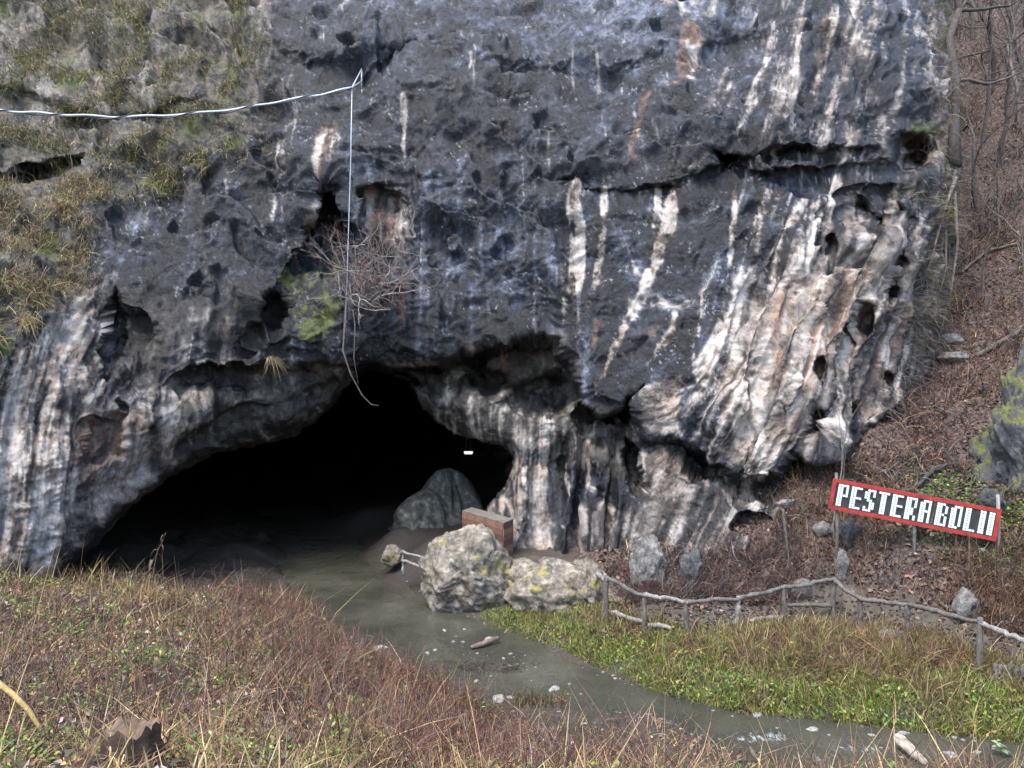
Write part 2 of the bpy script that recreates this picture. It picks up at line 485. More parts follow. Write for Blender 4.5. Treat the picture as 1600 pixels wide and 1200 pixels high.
# near bank, on the photographer's side
GP += [(-4.33, 6.5, 3.2), (-6, 9, 2.65), (-8.7, 13, 2.0), (-13.3, 20, 1.35), (-10, 6.5, 3.6), (-15, 13, 2.8), (-20, 20, 3.0), (-11.7, 20, 1.2), (-10.6, 23, 0.5), (-10.3, 25.5, 0.35), (-11.5, 28, 0.5), (-9.2, 25, 0.28), (-9.0, 28, 0.25),
       (-7.1, 16, 1.45), (-4.2, 13, 1.4), (-2.6, 10.6, 1.75), (-1.1, 9, 1.95), (0, 8, 2.2), (2.1, 8.3, 1.95), (3.7, 7, 2.55), (5.5, 8, 1.9), (7.2, 9, 1.0), (10, 9.3, 0.7),
       (-2.8, 13.2, 1.0), (-4.4, 16, 0.9), (-0.9, 11.5, 0.8), (1.2, 11, 0.55), (2.6, 11.5, 0.35), (-6.2, 19, 0.7), (-8.8, 20, 1.0),
       (0, 3, 4.1), (-4, 3, 4.3), (4, 3, 4.1), (0, 0, 4.9), (-8, 0, 5), (8, 0, 4.6), (0, -10, 5.5), (-30, -10, 8), (30, -10, 5.5), (-40, 20, 6), (0, -60, 9), (-80, -40, 14), (80, -40, 9), (14, 5, 2.2), (30, 4, 3.0)]
# far bank, path, hillside
GP += [tuple(p) for p in PATH]
GP += [(2.2, 19.2, 0.5), (4.2, 17.8, 0.5), (5.6, 18.2, 0.5), (7, 17.6, 0.5), (8.4, 17.2, 0.5), (9.2, 15.6, 0.4), (5.5, 16.4, 0.3), (7.5, 15.6, 0.32), (12, 14.7, 0.45),
       (4.2, 20.4, 0.85), (5.6, 21.2, 1.1), (7.1, 21.0, 1.15), (5.5, 23, 1.7), (8.0, 20.9, 1.7), (8.6, 22.5, 3.4), (10.4, 20.2, 2.2), (10.2, 19.2, 1.3), (12.2, 19.3, 2.1), (12.8, 22, 3.9), (11.5, 17.4, 1.2), (13.5, 17.0, 1.7),
       (11.6, 24, 5.0), (13.8, 25.5, 5.8), (16.5, 29, 8.8), (17.5, 30, 9.4), (22.8, 36, 15.6), (30, 48, 30), (18, 24, 6.9), (25, 30, 14), (13, 34, 10), (18, 40, 17), (16, 15.5, 2.0), (20, 17, 4), (35, 18, 9), (45, 40, 26), (60, 20, 16), (40, 70, 45), (20, 60, 32)]
# under and behind the cliff, out of sight
GP += [(-1.5, 30, 1.1), (0, 34, 1.1), (-3, 42, 0.8), (-6, 50, 0.5), (-9.5, 22.6, 0.25), (-12.2, 23.5, 0.45), (-12, 33, 0.3), (3, 26, 1.4), (3, 32, 2), (8, 28, 5), (-16, 25, 0.9), (-18, 32, 0.4), (-22, 40, 0.4), (-28, 50, 0.4), (-30, 24, 3), (-60, 40, 10), (-60, 0, 10), (0, 60, 1.0), (0, 140, 30), (-100, 100, 30), (100, 100, 70), (150, 0, 25), (-140, 0, 18), (0, -140, 16)]
GP = np.array(GP, float)
_gfit = lin_fit(GP[:, :2], GP[:, 2])
def ground_z(x, y, rough=True):
    x = np.atleast_1d(np.asarray(x, float)).ravel(); y = np.atleast_1d(np.asarray(y, float)).ravel()
    z = lin_eval(_gfit, np.stack([x, y], 1))
    if rough:
        d = seg_dist(x, y, PATH[:, :2])[0]
        k = 0.25 + 0.75 * sstep(0.5, 1.6, d)
        k = k * (1 + 0.9 * ((y < y_near(x) - 1.0) & (y > 4)))
        k = k * np.where((y > y_near(x) - 0.3) & (y < y_far(x) + 0.3), 0.25, 1.0)
        z = z + k * (0.16 * fbm(n3(x * 0.55, y * 0.55, 1.7), 4) + 0.03 * fbm(n3(x * 4, y * 4, 5.0), 2))
    return z

def axis(lo, a_, b_, hi, fine):
    c = np.arange(a_, b_, fine)
    out_hi, s, v = [], fine, b_
    while v < hi: s *= 1.18; v += s; out_hi.append(v)
    out_lo, s, v = [], fine, a_
    while v > lo: s *= 1.18; v -= s; out_lo.append(v)
    return np.concatenate([out_lo[::-1], c, out_hi])

gx = axis(-220, -15, 18, 220, 0.14); gy = axis(-220, 4, 33, 260, 0.14)
GX, GY = np.meshgrid(gx, gy)
gzz = ground_z(GX.ravel(), GY.ravel())
nx, ny = len(gx), len(gy)
ii = np.arange(nx * ny).reshape(ny, nx)
gq = np.stack([ii[:-1, :-1], ii[:-1, 1:], ii[1:, 1:], ii[1:, :-1]], -1).reshape(-1, 4)
fx, fy = GX.ravel(), GY.ravel()
wob = 0.5 * fbm(n3(fx * 0.8, fy * 0.8, 3.3), 3)
dpath = seg_dist(fx, fy, PATH[:, :2])[0]
mud = 1 - sstep(0.30, 0.75, dpath + 0.5 * wob)
far_side = (fy > y_far(fx)) & (fx > -1.5)
bank = np.where(far_side & (fy < np.interp(fx, PATH[5:, 0], PATH[5:, 1])), 1.0, 0.0)
grass_m = np.clip(bank * (0.75 + 0.5 * wob) + 0.35 * ((fy < y_near(fx)) & (fx < 12)) * (0.5 + wob), 0, 1) * (1 - mud)
litter_m = np.where((fy > y_far(fx) + 0.5) & (bank < 0.5) & (fx > 2), 1.0, 0.45) * (1 - mud)
shore = (np.abs(fy - y_near(fx)) < 1.2) | (np.abs(fy - y_far(fx)) < 0.35)
mud = np.maximum(mud, 0.45 * shore) * (1 - 0.75 * sstep(24.5, 28, fy))  # pale mud thinned inside the cave, adding to the painted shade there
wet_shade = sstep(22.0, 25.0, fy) * sstep(1.5, 0.0, fx) + 0.5 * shore  # damp shore and cave mud, with the mouth's shade painted into the floor
g_me = np_mesh('ground', np.stack([fx, fy, gzz], 1), gq, None, {'wet_shade': np.repeat(np.clip(wet_shade, 0, 1)[:, None], 3, 1), 'mask': np.stack([grass_m, np.clip(litter_m, 0, 1), mud], 1)})
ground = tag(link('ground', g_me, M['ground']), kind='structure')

# ------------------------------------------------------------------ stream
wx = np.arange(-14, 16, 0.1); wy = np.arange(9, 46, 0.1)
WX, WY = np.meshgrid(wx, wy)
wxf, wyf = WX.ravel(), WY.ravel()
foam = np.zeros(len(wxf))
for (cx, cy, rx, ry, s) in [(-0.8, 18.3, 1.2, 1.5, 0.55), (-0.3, 16.6, 0.9, 0.7, 0.5), (0.3, 15.5, 1.0, 0.5, 0.35), (4.6, 14.1, 1.1, 0.45, 0.8), (6.2, 13.7, 1.1, 0.35, 0.7), (-1.6, 19.4, 1.6, 1.0, 0.42), (1.0, 17.0, 1.2, 0.8, 0.3), (5.4, 13.3, 1.4, 0.4, 0.6), (7.5, 13.0, 1.5, 0.5, 0.45), (5.0, 14.9, 0.6, 0.3, 0.5), (-6.5, 25, 2.0, 1.6, 0.2), (2.0, 16.0, 0.5, 0.3, 0.5)]:
    foam = np.maximum(foam, s * np.exp(-(((wxf - cx) / rx) ** 2 + ((wyf - cy) / ry) ** 2)))
inw = (wyf > y_near(wxf) - 1.4) & (wyf < y_far(wxf) + 1.4)
fu, fv = (wxf - wyf) * 0.7071, (wxf + wyf) * 0.7071      # along and across the current
wz = 0.012 * fbm(n3(fu * 0.9, fv * 2.2, 0.3), 3) + 0.05 * foam * fbm(n3(fu * 1.6, fv * 2.6, 7.3), 3)
wi = np.arange(len(wxf)).reshape(len(wy), len(wx))
wq = np.stack([wi[:-1, :-1], wi[:-1, 1:], wi[1:, 1:], wi[1:, :-1]], -1).reshape(-1, 4)
wq = wq[inw[wq].all(1)]
used, inv = np.unique(wq, return_inverse=True)
w_me = np_mesh('stream', np.stack([wxf, wyf, wz], 1)[used], inv.reshape(-1, 4), None, {'foam': np.repeat(foam[used][:, None], 3, 1)})
tag(link('stream', w_me, M['water']), kind='structure')

# ------------------------------------------------------------------ cliff
CP = [(-250, -200, 31), (0, -200, 33), (400, -200, 33), (800, -200, 33), (1200, -200, 32), (1480, -200, 35),
      (-250, 0, 28), (0, 0, 30), (200, 0, 30.3), (400, 0, 29.6), (700, 0, 29), (1000, 0, 28.5), (1200, 0, 28.4), (1400, 0, 29.6), (1480, 0, 32),
      (-250, 250, 23), (0, 250, 26), (150, 250, 27), (300, 220, 27.6), (400, 180, 27.6), (700, 110, 27.4), (1000, 140, 26.6), (1200, 130, 26.2), (1400, 130, 27.4), (1490, 130, 30),
      (500, 250, 27.0), (700, 300, 26.6), (860, 260, 26.1), (1000, 280, 25.4), (1200, 250, 25), (1400, 250, 26.4), (1495, 250, 29),
      (-250, 450, 18.5), (0, 420, 22), (0, 330, 24), (120, 420, 24), (220, 400, 25.4), (400, 400, 26.3), (700, 450, 26.1), (860, 430, 25.5), (1000, 450, 24.9), (1200, 450, 23.6), (1340, 430, 24.1), (1430, 450, 25.6), (1490, 450, 28),
      (-250, 650, 17.5), (0, 560, 20.6), (100, 560, 21.8), (200, 540, 23.5), (300, 520, 24.6), (420, 530, 25.4), (540, 530, 25.9), (650, 540, 26.0), (760, 500, 25.7), (870, 520, 25.2), (930, 600, 24.6), (1000, 600, 24.2), (1100, 600, 23.2), (1200, 600, 22.6), (1330, 600, 23.0), (1440, 600, 26),
      (0, 700, 20), (100, 700, 20.9), (200, 680, 22.5), (300, 640, 24.2), (420, 640, 26.2), (500, 620, 27.2), (270, 720, 24.0), (400, 680, 26.9),
      (0, 850, 19.8), (90, 890, 20.5), (-250, 900, 17), (200, 780, 22.4),
      (650, 600, 27.0), (720, 640, 26.6), (700, 680, 27.2), (780, 690, 26.2), (850, 680, 25.6), (900, 700, 25.0), (980, 700, 24.6),
      (790, 760, 25.8), (850, 780, 25.0), (900, 800, 24.6), (960, 800, 24.1), (850, 860, 24.5), (780, 860, 25.4), (950, 870, 23.9),
      (1000, 730, 24.0), (1100, 740, 23.2), (1170, 740, 22.3), (1200, 700, 22.2), (1290, 700, 22.6),
      (1020, 800, 23.3), (1100, 800, 22.8), (1220, 800, 22.2), (1100, 870, 22.3), (1220, 870, 21.9), (1000, 880, 23.3), (900, 1000, 24), (1100, 1000, 22.5), (1290, 1000, 24), (500, 1000, 27), (100, 1000, 20.5)]
CP = np.array(CP, float)
SIL = np.array([(-260, 1475), (0, 1480), (120, 1490), (250, 1500), (350, 1500), (450, 1488), (550, 1465), (650, 1418), (700, 1375), (760, 1310), (1010, 1300)], float)
NC, NR, NB = 760, 520, 26
py1 = np.linspace(-200, 1000, NR)
s1 = np.linspace(0, 1, NC)
S = np.interp(py1, SIL[:, 0], SIL[:, 1]) + 6 * pnoise(n3(py1 * 0.03, 0.5, 0.7)) + 3 * pnoise(n3(py1 * 0.1, 3.5, 0.7))
PX = -250 + s1[None, :] * (S[:, None] + 250)
PY = np.repeat(py1[:, None], NC, 1)
px, py = PX.ravel(), PY.ravel()
_f = tps_fit(CP[:, :2] / 400.0, CP[:, 2], 1e-4)
D = tps_eval(_f, np.stack([px, py], 1) / 400.0)
# ragged copies of the pixel coordinates, so no outline is smooth
q1 = n3(px * 0.02, py * 0.02, 0.2)
jx = px + 9 * fbm(q1, 4); jy = py + 9 * fbm(q1 + 31.7, 4)
jx2 = px + 7 * fbm(n3(px * 0.05, py * 0.012, 4.1), 3); jy2 = py

def bbox(pts, pad):
    p = np.asarray(pts, float)
    return np.nonzero((px > p[:, 0].min() - pad) & (px < p[:, 0].max() + pad) & (py > p[:, 1].min() - pad) & (py < p[:, 1].max() + pad))[0]

def recess(pts, depth, soft=10, fade=None):
    i = bbox(pts, soft * 2 + 25)
    m = sstep(soft * 0.4, -soft, poly_sd(jx[i], jy[i], pts))
    if fade: m = m * (1 - sstep(fade[0], fade[1], jy[i]))
    D[i] += depth * m

def hole(cx, cy, rx, ry, depth):
    i = np.nonzero((abs(px - cx) < 3 * rx + 12) & (abs(py - cy) < 3 * ry + 12))[0]
    r = np.hypot((jx[i] - cx) / rx, (jy[i] - cy) / ry)
    D[i] += depth * sstep(1.35, 0.5, r)

def ledge(line, step, below, soft=5):
    """the rock above the line stands proud by step; below it returns over `below` pixels"""
    i = bbox(line, below + 40)
    l = np.asarray(line, float); l = l[np.argsort(l[:, 0])]
    yl = np.interp(jx[i], l[:, 0], l[:, 1])
    end = sstep(l[0, 0] - 5, l[0, 0] + 30, jx[i]) * (1 - sstep(l[-1, 0] - 30, l[-1, 0] + 5, jx[i]))
    dy = jy[i] - yl
    D[i] += step * (1 + 0.6 * pnoise(n3(jx[i] * 0.018, jy[i] * 0.004, 3.7))) * end * sstep(-soft, soft, dy) * (1 - sstep(0, below, dy))

# long ledge across the right half with its cavities
ledge([(870, 283), (905, 290), (950, 292), (1000, 291), (1060, 282), (1110, 262), (1150, 258), (1200, 268), (1260, 262), (1330, 256), (1400, 246), (1460, 235)], 0.55, 45, 5)
ledge([(1100, 238), (1140, 246), (1180, 240), (1220, 225), (1300, 235), (1380, 225)], 0.5, 30, 4)
hole(903, 289, 20, 9, 1.6); hole(1137, 248, 17, 6, 1.2); hole(1425, 238, 34, 28, 1.8); hole(1240, 238, 22, 12, 0.6)
ledge([(400, 60), (480, 95), (560, 90), (640, 70), (700, 60)], 0.3, 60, 14)
ledge([(690, 100), (800, 95), (900, 110), (1000, 100), (1060, 60)], 0.32, 90, 16)
ledge([(560, 130), (620, 80), (660, 60)], 0.35, 40, 8)
ledge([(1050, 100), (1120, 60), (1220, 45)], 0.3, 50, 12)
# tall niche left of the hanging wire
recess([(503, 278), (528, 286), (556, 345), (572, 440), (540, 500), (470, 520), (430, 470), (446, 420), (470, 380), (486, 320)], 1.7, 16, (340, 500))
recess([(500, 282), (522, 290), (530, 330), (520, 372), (492, 350), (490, 310)], 0.7, 8)
hole(428, 488, 22, 32, 1.2); hole(400, 520, 12, 16, 0.9); hole(385, 545, 6, 14, 0.7); hole(412, 470, 10, 14, 0.7)
recess([(560, 300), (625, 300), (640, 380), (600, 440), (565, 420)], 0.5, 12)
ledge([(-60, 262), (10, 272), (60, 262), (110, 248), (140, 240)], 0.9, 40, 6)
hole(38, 272, 16, 12, 0.8)
ledge([(-100, 120), (60, 150), (150, 190), (250, 170), (330, 150)], 0.4, 50, 10)
# slit and pockets in the left buttress
recess([(178, 448), (190, 470), (198, 540), (186, 592), (162, 606), (158, 560), (168, 500)], 1.3, 9, (540, 640))
recess([(185, 470), (260, 520), (240, 600), (200, 620), (180, 560)], 0.8, 16)
recess([(200, 640), (190, 720), (130, 720), (140, 660)], 0.45, 14)
hole(188, 634, 9, 9, 0.7); hole(235, 668, 7, 10, 0.4)
ledge([(262, 600), (330, 570), (400, 585), (470, 572), (540, 566)], 0.9, 60, 6)
ledge([(320, 655), (380, 640), (450, 620), (530, 590)], 0.5, 30, 4)
ledge([(300, 700), (380, 688), (460, 676)], -0.25, 22, 4)
# brow over the alcove right of the mouth
recess([(600, 582), (650, 578), (700, 562), (760, 538), (830, 520), (878, 528), (893, 570), (908, 622), (880, 655), (800, 610), (740, 600), (700, 640), (660, 610)], 1.9, 12, (575, 665))
hole(757, 592, 32, 30, 1.6); hole(852, 615, 44, 32, 1.8); hole(720, 560, 40, 14, 0.6); hole(700, 618, 24, 20, 0.5)
ledge([(540, 572), (600, 580), (650, 574), (700, 558)], 1.3, 50, 6)
# chin of the upper mass and the hollow columns beneath it
ledge([(890, 630), (930, 648), (965, 640), (1000, 612), (1015, 600)], 1.5, 90, 6)
hole(935, 655, 22, 10, 0.8); hole(957, 660, 9, 10, 1.0); hole(985, 645, 8, 10, 0.6)
recess([(975, 690), (1000, 690), (1004, 760), (985, 770), (972, 730)], 1.8, 8)
hole(930, 700, 13, 18, 0.7); hole(925, 760, 10, 30, 0.5); hole(885, 720, 8, 40, 0.45)
for (cx, w_, d_) in [(812, 16, -0.25), (842, 14, 0.2), (866, 14, 0.45), (888, 9, -0.3), (905, 9, 0.35), (928, 10, -0.35), (950, 10, 0.3), (965, 8, -0.15)]:
    xx = jx2 - (780 - py) * 0.10 * (px > 780)
    D += 1.5 * d_ * np.exp(-((xx - cx) / w_) ** 2) * sstep(650, 720, py) * sstep(900, 840, py)
# big pale overhang on the right: its lower rim, then the hollow under it
RIM = [(1000, 690), (1050, 686), (1090, 712), (1130, 735), (1165, 760), (1200, 752), (1240, 716), (1290, 714), (1340, 692), (1385, 655), (1430, 610)]
ledge(RIM, 0.8, 40, 6)
i_ = np.nonzero((px > 1205) & (py > 560))[0]
rl = np.interp(jx[i_], [p[0] for p in RIM], [p[1] for p in RIM])
D[i_] += 3.2 * sstep(-3, 14, jy[i_] - rl) * np.where(jy[i_] > 780, sstep(1236, 1262, jx[i_]), sstep(1205, 1250, jx[i_]))
recess([(1000, 692), (1050, 688), (1100, 718), (1140, 742), (1168, 764), (1215, 752), (1222, 782), (1165, 774), (1090, 738), (1040, 712), (1008, 706)], 0.6, 6)
hole(1355, 495, 11, 22, 1.1); hole(1270, 662, 16, 30, 1.0); hole(1284, 578, 9, 22, 0.9); hole(1330, 520, 9, 9, 0.8)
hole(1300, 382, 7, 14, 0.6); hole(1345, 330, 18, 18, 0.9); hole(1375, 345, 14, 12, 0.7); hole(1393, 455, 12, 14, 0.6); hole(1340, 640, 9, 10, 0.5); hole(1405, 410, 10, 16, 0.7); hole(1390, 590, 8, 10, 0.6)
recess([(1320, 290), (1400, 285), (1420, 340), (1380, 380), (1340, 370)], 0.6, 14)
hole(1172, 824, 24, 13, 1.6); hole(1215, 640, 6, 20, 0.3)
# ribs: diagonal folds of the right half
ribs = np.sin((px + 0.45 * (py - 300) + 30 * pnoise(n3(px * 0.006, py * 0.006, 2.2))) * 2 * math.pi / 62.0)
D += 0.16 * ribs * sstep(1060, 1160, px) * sstep(300, 380, py) * sstep(760, 640, py)

# mouth of the cave
MOUTH = [(60, 990), (78, 915), (100, 893), (150, 850), (205, 792), (270, 744), (335, 709), (420, 692), (462, 680), (500, 652), (530, 620), (550, 594), (575, 580), (610, 582), (640, 600), (662, 640), (690, 664), (722, 684), (760, 691), (788, 698), (800, 715), (796, 738), (788, 764), (768, 786), (757, 802), (757, 990)]
MOUTH_Y = 960
msd = poly_sd(px + 3.5 * fbm(n3(px * 0.05, py * 0.05, 8.2), 3), py + 3.5 * fbm(n3(px * 0.05, py * 0.05, 6.2), 3), MOUTH)
D_front = D.copy()
W_ = 26.0
tt = np.clip(1 - np.clip(msd, 0, W_) / W_, 0, 1)
D += 1.3 * (1 - np.sqrt(np.clip(1 - tt * tt, 0, 1)))

B = np.stack([(px - 800) / F * D, D, CAM[2] - (py - 600) / F * D], 1).reshape(NR, NC, 3)
def grid_normals(G):
    du = np.gradient(G, axis=1); dv = np.gradient(G, axis=0)
    n = np.cross(du, dv)
    n /= np.linalg.norm(n, axis=2)[..., None] + 1e-9
    return n
def blur(G, r):
    for ax in (0, 1):
        acc = 0
        for k in range(-r, r + 1): acc = acc + np.roll(G, k, axis=ax)
        G = acc / (2 * r + 1)
    return G
N = blur(grid_normals(B), 4)
N /= np.linalg.norm(N, axis=2)[..., None] + 1e-9
N = np.where(N[..., 1:2] > 0, -N, N).reshape(-1, 3)
Bf = B.reshape(-1, 3)
shear = (0.42 * sstep(880, 1120, px) + 0.16 * sstep(120, -50, px))[:, None]
gcx = Bf[:, :1] - shear * Bf[:, 2:3]
gc = np.hstack([gcx, Bf[:, 1:2], Bf[:, 2:3] * 0.22])
amp = np.ones(len(px))
amp *= 1 - 0.97 * sstep(42, 4, msd)
drapery = sstep(12, -12, poly_sd(px, py, [(640, 650), (780, 640), (900, 660), (1000, 700), (1000, 900), (750, 900), (760, 700)]))
lowblk = sstep(15, -10, poly_sd(px, py, [(1000, 700), (1060, 715), (1160, 765), (1240, 790), (1240, 900), (990, 900)]))
amp *= 1 - 0.45 * drapery - 0.2 * lowblk
smooth_roof = sstep(10, -10, poly_sd(px, py, [(250, 610), (540, 570), (550, 600), (460, 690), (330, 710), (230, 770)]))
ca_, sa_ = math.cos(math.radians(32)), math.sin(math.radians(32))
warp = 0.5 * np.stack([fbm(Bf * 0.7, 2), fbm(Bf * 0.7 + 11, 2), fbm(Bf * 0.7 + 23, 2)], 1)
Bw = Bf + warp
str_ = np.stack([(Bw[:, 0] * ca_ + Bw[:, 2] * sa_) * 0.42, Bw[:, 1] * 0.6, -Bw[:, 0] * sa_ + Bw[:, 2] * ca_], 1)
flut = np.maximum(np.maximum(sstep(30, -30, poly_sd(px, py, [(-250, 480), (60, 500), (160, 430), (200, 520), (260, 620), (220, 780), (90, 920), (-250, 1000)])),
                             sstep(40, -40, poly_sd(px, py, [(1120, 480), (1300, 300), (1460, 300), (1460, 600), (1290, 715), (1165, 770), (1090, 720)]))), np.maximum(drapery, lowblk))
disp = 0.62 * fbm(Bf * 0.33, 2) + 0.20 * flut * fbm(gc * np.array([2.4, 1.0, 1.3]) + 3, 4, 0.55) + 0.16 * fbm(Bw * 0.8 + 3.1, 3, 0.5) + 0.10 * fbm(gc * np.array([1.6, 1.0, 1.2]), 4, 0.55)
disp = disp + 0.07 * fbm(str_ * np.array([0.8, 1.1, 1.3]) + 2.7, 3, 0.5) * (1 - 0.7 * smooth_roof) * (1 - 0.75 * flut) + 0.055 * fbm(str_ * np.array([3.0, 4.5, 5.0]) + 7.7, 3, 0.65) * (1 - 0.6 * smooth_roof) + 0.022 * fbm(Bf * 13.0, 2)
# stepped fracture planes on the dark upper face
fr = (Bw[:, 0] * 0.75 + Bw[:, 2] * 1.0) * 0.55 + 0.7 * fbm(Bf * 0.45 + 40, 3)
saw = fr - np.floor(fr)
disp = disp + 0.50 * (saw - 0.5) * sstep(0.0, 0.10, saw) * sstep(600, 420, py) * sstep(0.1, 0.45, fbm(Bf * 0.25 + 70, 2) + 0.35)
fr2 = (-Bw[:, 0] * 0.55 + Bw[:, 2] * 1.1) * 1.3 + 0.6 * fbm(Bf * 0.8 + 90, 3)
saw2 = fr2 - np.floor(fr2)
disp = disp + 0.07 * (saw2 - 0.5) * sstep(0.0, 0.12, saw2) * (1 - 0.8 * smooth_roof) * (1 - 0.6 * flut)
vd = unit_v(Bf - CAM)
facing = np.abs((N * vd).sum(1))
amp = amp * sstep(0.05, 0.55, facing)
G = (Bf + N * (disp * amp)[:, None]).reshape(NR, NC, 3)

# colour masks -------------------------------------------------------
pale = np.zeros(len(px)); white = np.zeros(len(px)); rust = np.zeros(len(px)); moss = np.zeros(len(px)); soil = np.zeros(len(px)); brown = np.zeros(len(px))
def area(arr, pts, val, soft=18):
    i = bbox(pts, soft + 30)
    arr[i] = np.maximum(arr[i], val * sstep(soft, -soft, poly_sd(jx[i], jy[i], pts)))
def streak(arr, pts, w0, w1, val=1.0):
    i = bbox(pts, max(w0, w1) * 2 + 20)
    d, t = seg_dist(jx2[i], jy2[i], pts)
    wd = (w0 + (w1 - w0) * t)
    arr[i] = np.maximum(arr[i], val * sstep(1.2, 0.45, d / wd) * (1 - 0.55 * sstep(0.55, 1.0, t)))
area(pale, [(1120, 500), (1200, 420), (1270, 350), (1330, 300), (1400, 300), (1440, 380), (1450, 460), (1430, 600), (1380, 660), (1290, 712), (1170, 762), (1100, 720), (1115, 600)], 0.62, 55)
area(pale, [(1180, 560), (1240, 440), (1330, 420), (1340, 480), (1300, 560), (1270, 700), (1170, 755), (1120, 700)], 0.92, 45)
area(pale, [(-250, 560), (0, 560), (70, 500), (120, 440), (165, 430), (172, 500), (155, 600), (215, 660), (240, 700), (205, 780), (90, 900), (-250, 1000)], 0.72, 40)
area(pale, [(-250, 600), (0, 620), (60, 620), (110, 720), (100, 880), (-250, 980)], 0.98, 45)
area(pale, [(200, 640), (300, 600), (330, 640), (300, 690), (220, 770), (180, 760)], 0.48, 20)
area(pale, [(800, 700), (850, 730), (862, 860), (790, 870), (760, 800)], 0.62, 14)
area(pale, [(640, 660), (700, 620), (860, 650), (900, 700), (800, 700), (720, 690)], 0.42, 14)
area(pale, [(1010, 700), (1230, 785), (1235, 870), (1000, 880)], 0.52, 14)
area(pale, [(1015, 610), (1060, 580), (1065, 680), (1010, 670)], 0.75, 8)
area(pale, [(320, 500), (400, 510), (400, 575), (330, 570)], 0.5, 12)
area(pale, [(900, 800), (960, 770), (1000, 800), (990, 900), (880, 900)], 0.5, 14)
area(pale, [(-250, -200), (420, -200), (410, 130), (300, 200), (0, 250), (-250, 300)], 0.58, 90)
area(pale, [(560, 300), (630, 290), (640, 400), (575, 400)], 0.40, 14)
area(pale, [(1400, 250), (1500, 200), (1500, 460), (1430, 440)], 0.42, 14)
area(pale, [(1040, 0), (1480, -50), (1500, 260), (1180, 255), (1050, 150)], 0.22, 20)
# streaks of calcite, read off the photograph
for p_, a_, b_, v_ in [([(896, 305), (905, 350), (898, 420), (884, 495)], 15, 11, 1.0), ([(945, 298), (942, 360), (930, 440), (922, 475)], 10, 5, 0.9), ([(1026, 295), (1030, 360)], 8, 12, 0.95), ([(1050, 292), (1042, 370), (1010, 450), (975, 510)], 10, 12, 1.0), ([(975, 510), (950, 560), (930, 610)], 9, 4, 0.8),
        ([(1248, 60), (1238, 130), (1228, 215)], 7, 17, 1.0), ([(1300, 25), (1290, 90), (1280, 150)], 9, 4, 0.75), ([(1220, 215), (1212, 262)], 8, 6, 0.8), ([(1200, 80), (1170, 180), (1130, 240)], 4, 5, 0.7), ([(1085, 70), (1080, 130)], 14, 10, 0.6),
        ([(632, 150), (628, 200), (622, 250)], 4, 3, 0.85), ([(512, 205), (500, 270), (482, 330), (465, 400)], 9, 6, 0.8), ([(530, 215), (520, 262)], 7, 5, 0.5), ([(610, 305), (628, 340), (625, 390)], 5, 4, 0.7), ([(440, 220), (436, 280)], 5, 8, 0.5), ([(430, 300), (424, 350)], 8, 5, 0.5),
        ([(1150, 300), (1145, 380), (1135, 450)], 6, 8, 0.75), ([(1200, 300), (1180, 400), (1145, 480), (1130, 560)], 8, 10, 0.7), ([(1260, 300), (1225, 380), (1190, 460)], 9, 9, 0.75), ([(1320, 275), (1270, 370), (1215, 450)], 12, 10, 0.7), ([(1180, 340), (1165, 420)], 5, 4, 0.6),
        ([(1052, 490), (1040, 530), (1010, 570)], 9, 4, 0.75), ([(1100, 450), (1085, 540), (1090, 640)], 4, 5, 0.7), ([(1130, 520), (1115, 620), (1110, 700)], 6, 6, 0.7), ([(1170, 560), (1155, 650), (1160, 750)], 12, 14, 0.9), ([(1185, 600), (1190, 750)], 14, 12, 0.95), ([(1150, 500), (1140, 600)], 10, 10, 0.8),
        ([(1400, 420), (1370, 480), (1360, 540)], 7, 5, 0.75), ([(1420, 540), (1405, 620)], 5, 3, 0.7), ([(1445, 380), (1420, 470)], 5, 4, 0.6), ([(1465, 380), (1440, 480)], 4, 3, 0.6), ([(1240, 560), (1225, 660)], 10, 8, 0.7), ([(1310, 600), (1300, 690)], 12, 9, 0.7),
        ([(30, 560), (20, 650), (40, 760), (30, 850)], 14, 16, 0.9), ([(75, 520), (60, 600), (75, 680)], 7, 6, 0.7), ([(120, 740), (100, 820), (75, 880)], 14, 12, 0.8), ([(165, 470), (150, 560), (150, 620)], 8, 6, 0.7), ([(150, 600), (140, 640)], 10, 6, 0.7), ([(240, 690), (215, 740)], 5, 4, 0.7), ([(330, 560), (285, 600), (250, 640)], 4, 4, 0.5),
        ([(820, 730), (835, 800), (815, 860)], 12, 10, 0.7), ([(882, 725), (886, 760), (884, 790)], 5, 4, 0.9), ([(918, 720), (922, 760), (938, 770)], 6, 5, 0.85), ([(935, 660), (915, 710)], 4, 4, 0.6), ([(860, 640), (866, 690)], 8, 7, 0.7), ([(790, 640), (780, 675)], 8, 6, 0.6),
        ([(1008, 710), (1006, 790)], 5, 4, 0.6), ([(1045, 730), (1060, 800)], 4, 3, 0.5), ([(1200, 780), (1220, 860)], 5, 6, 0.5), ([(955, 790), (962, 815)], 5, 8, 0.7), ([(560, -20), (530, 30), (515, 50)], 5, 4, 0.4)]:
    streak(white, p_, a_, b_, v_)
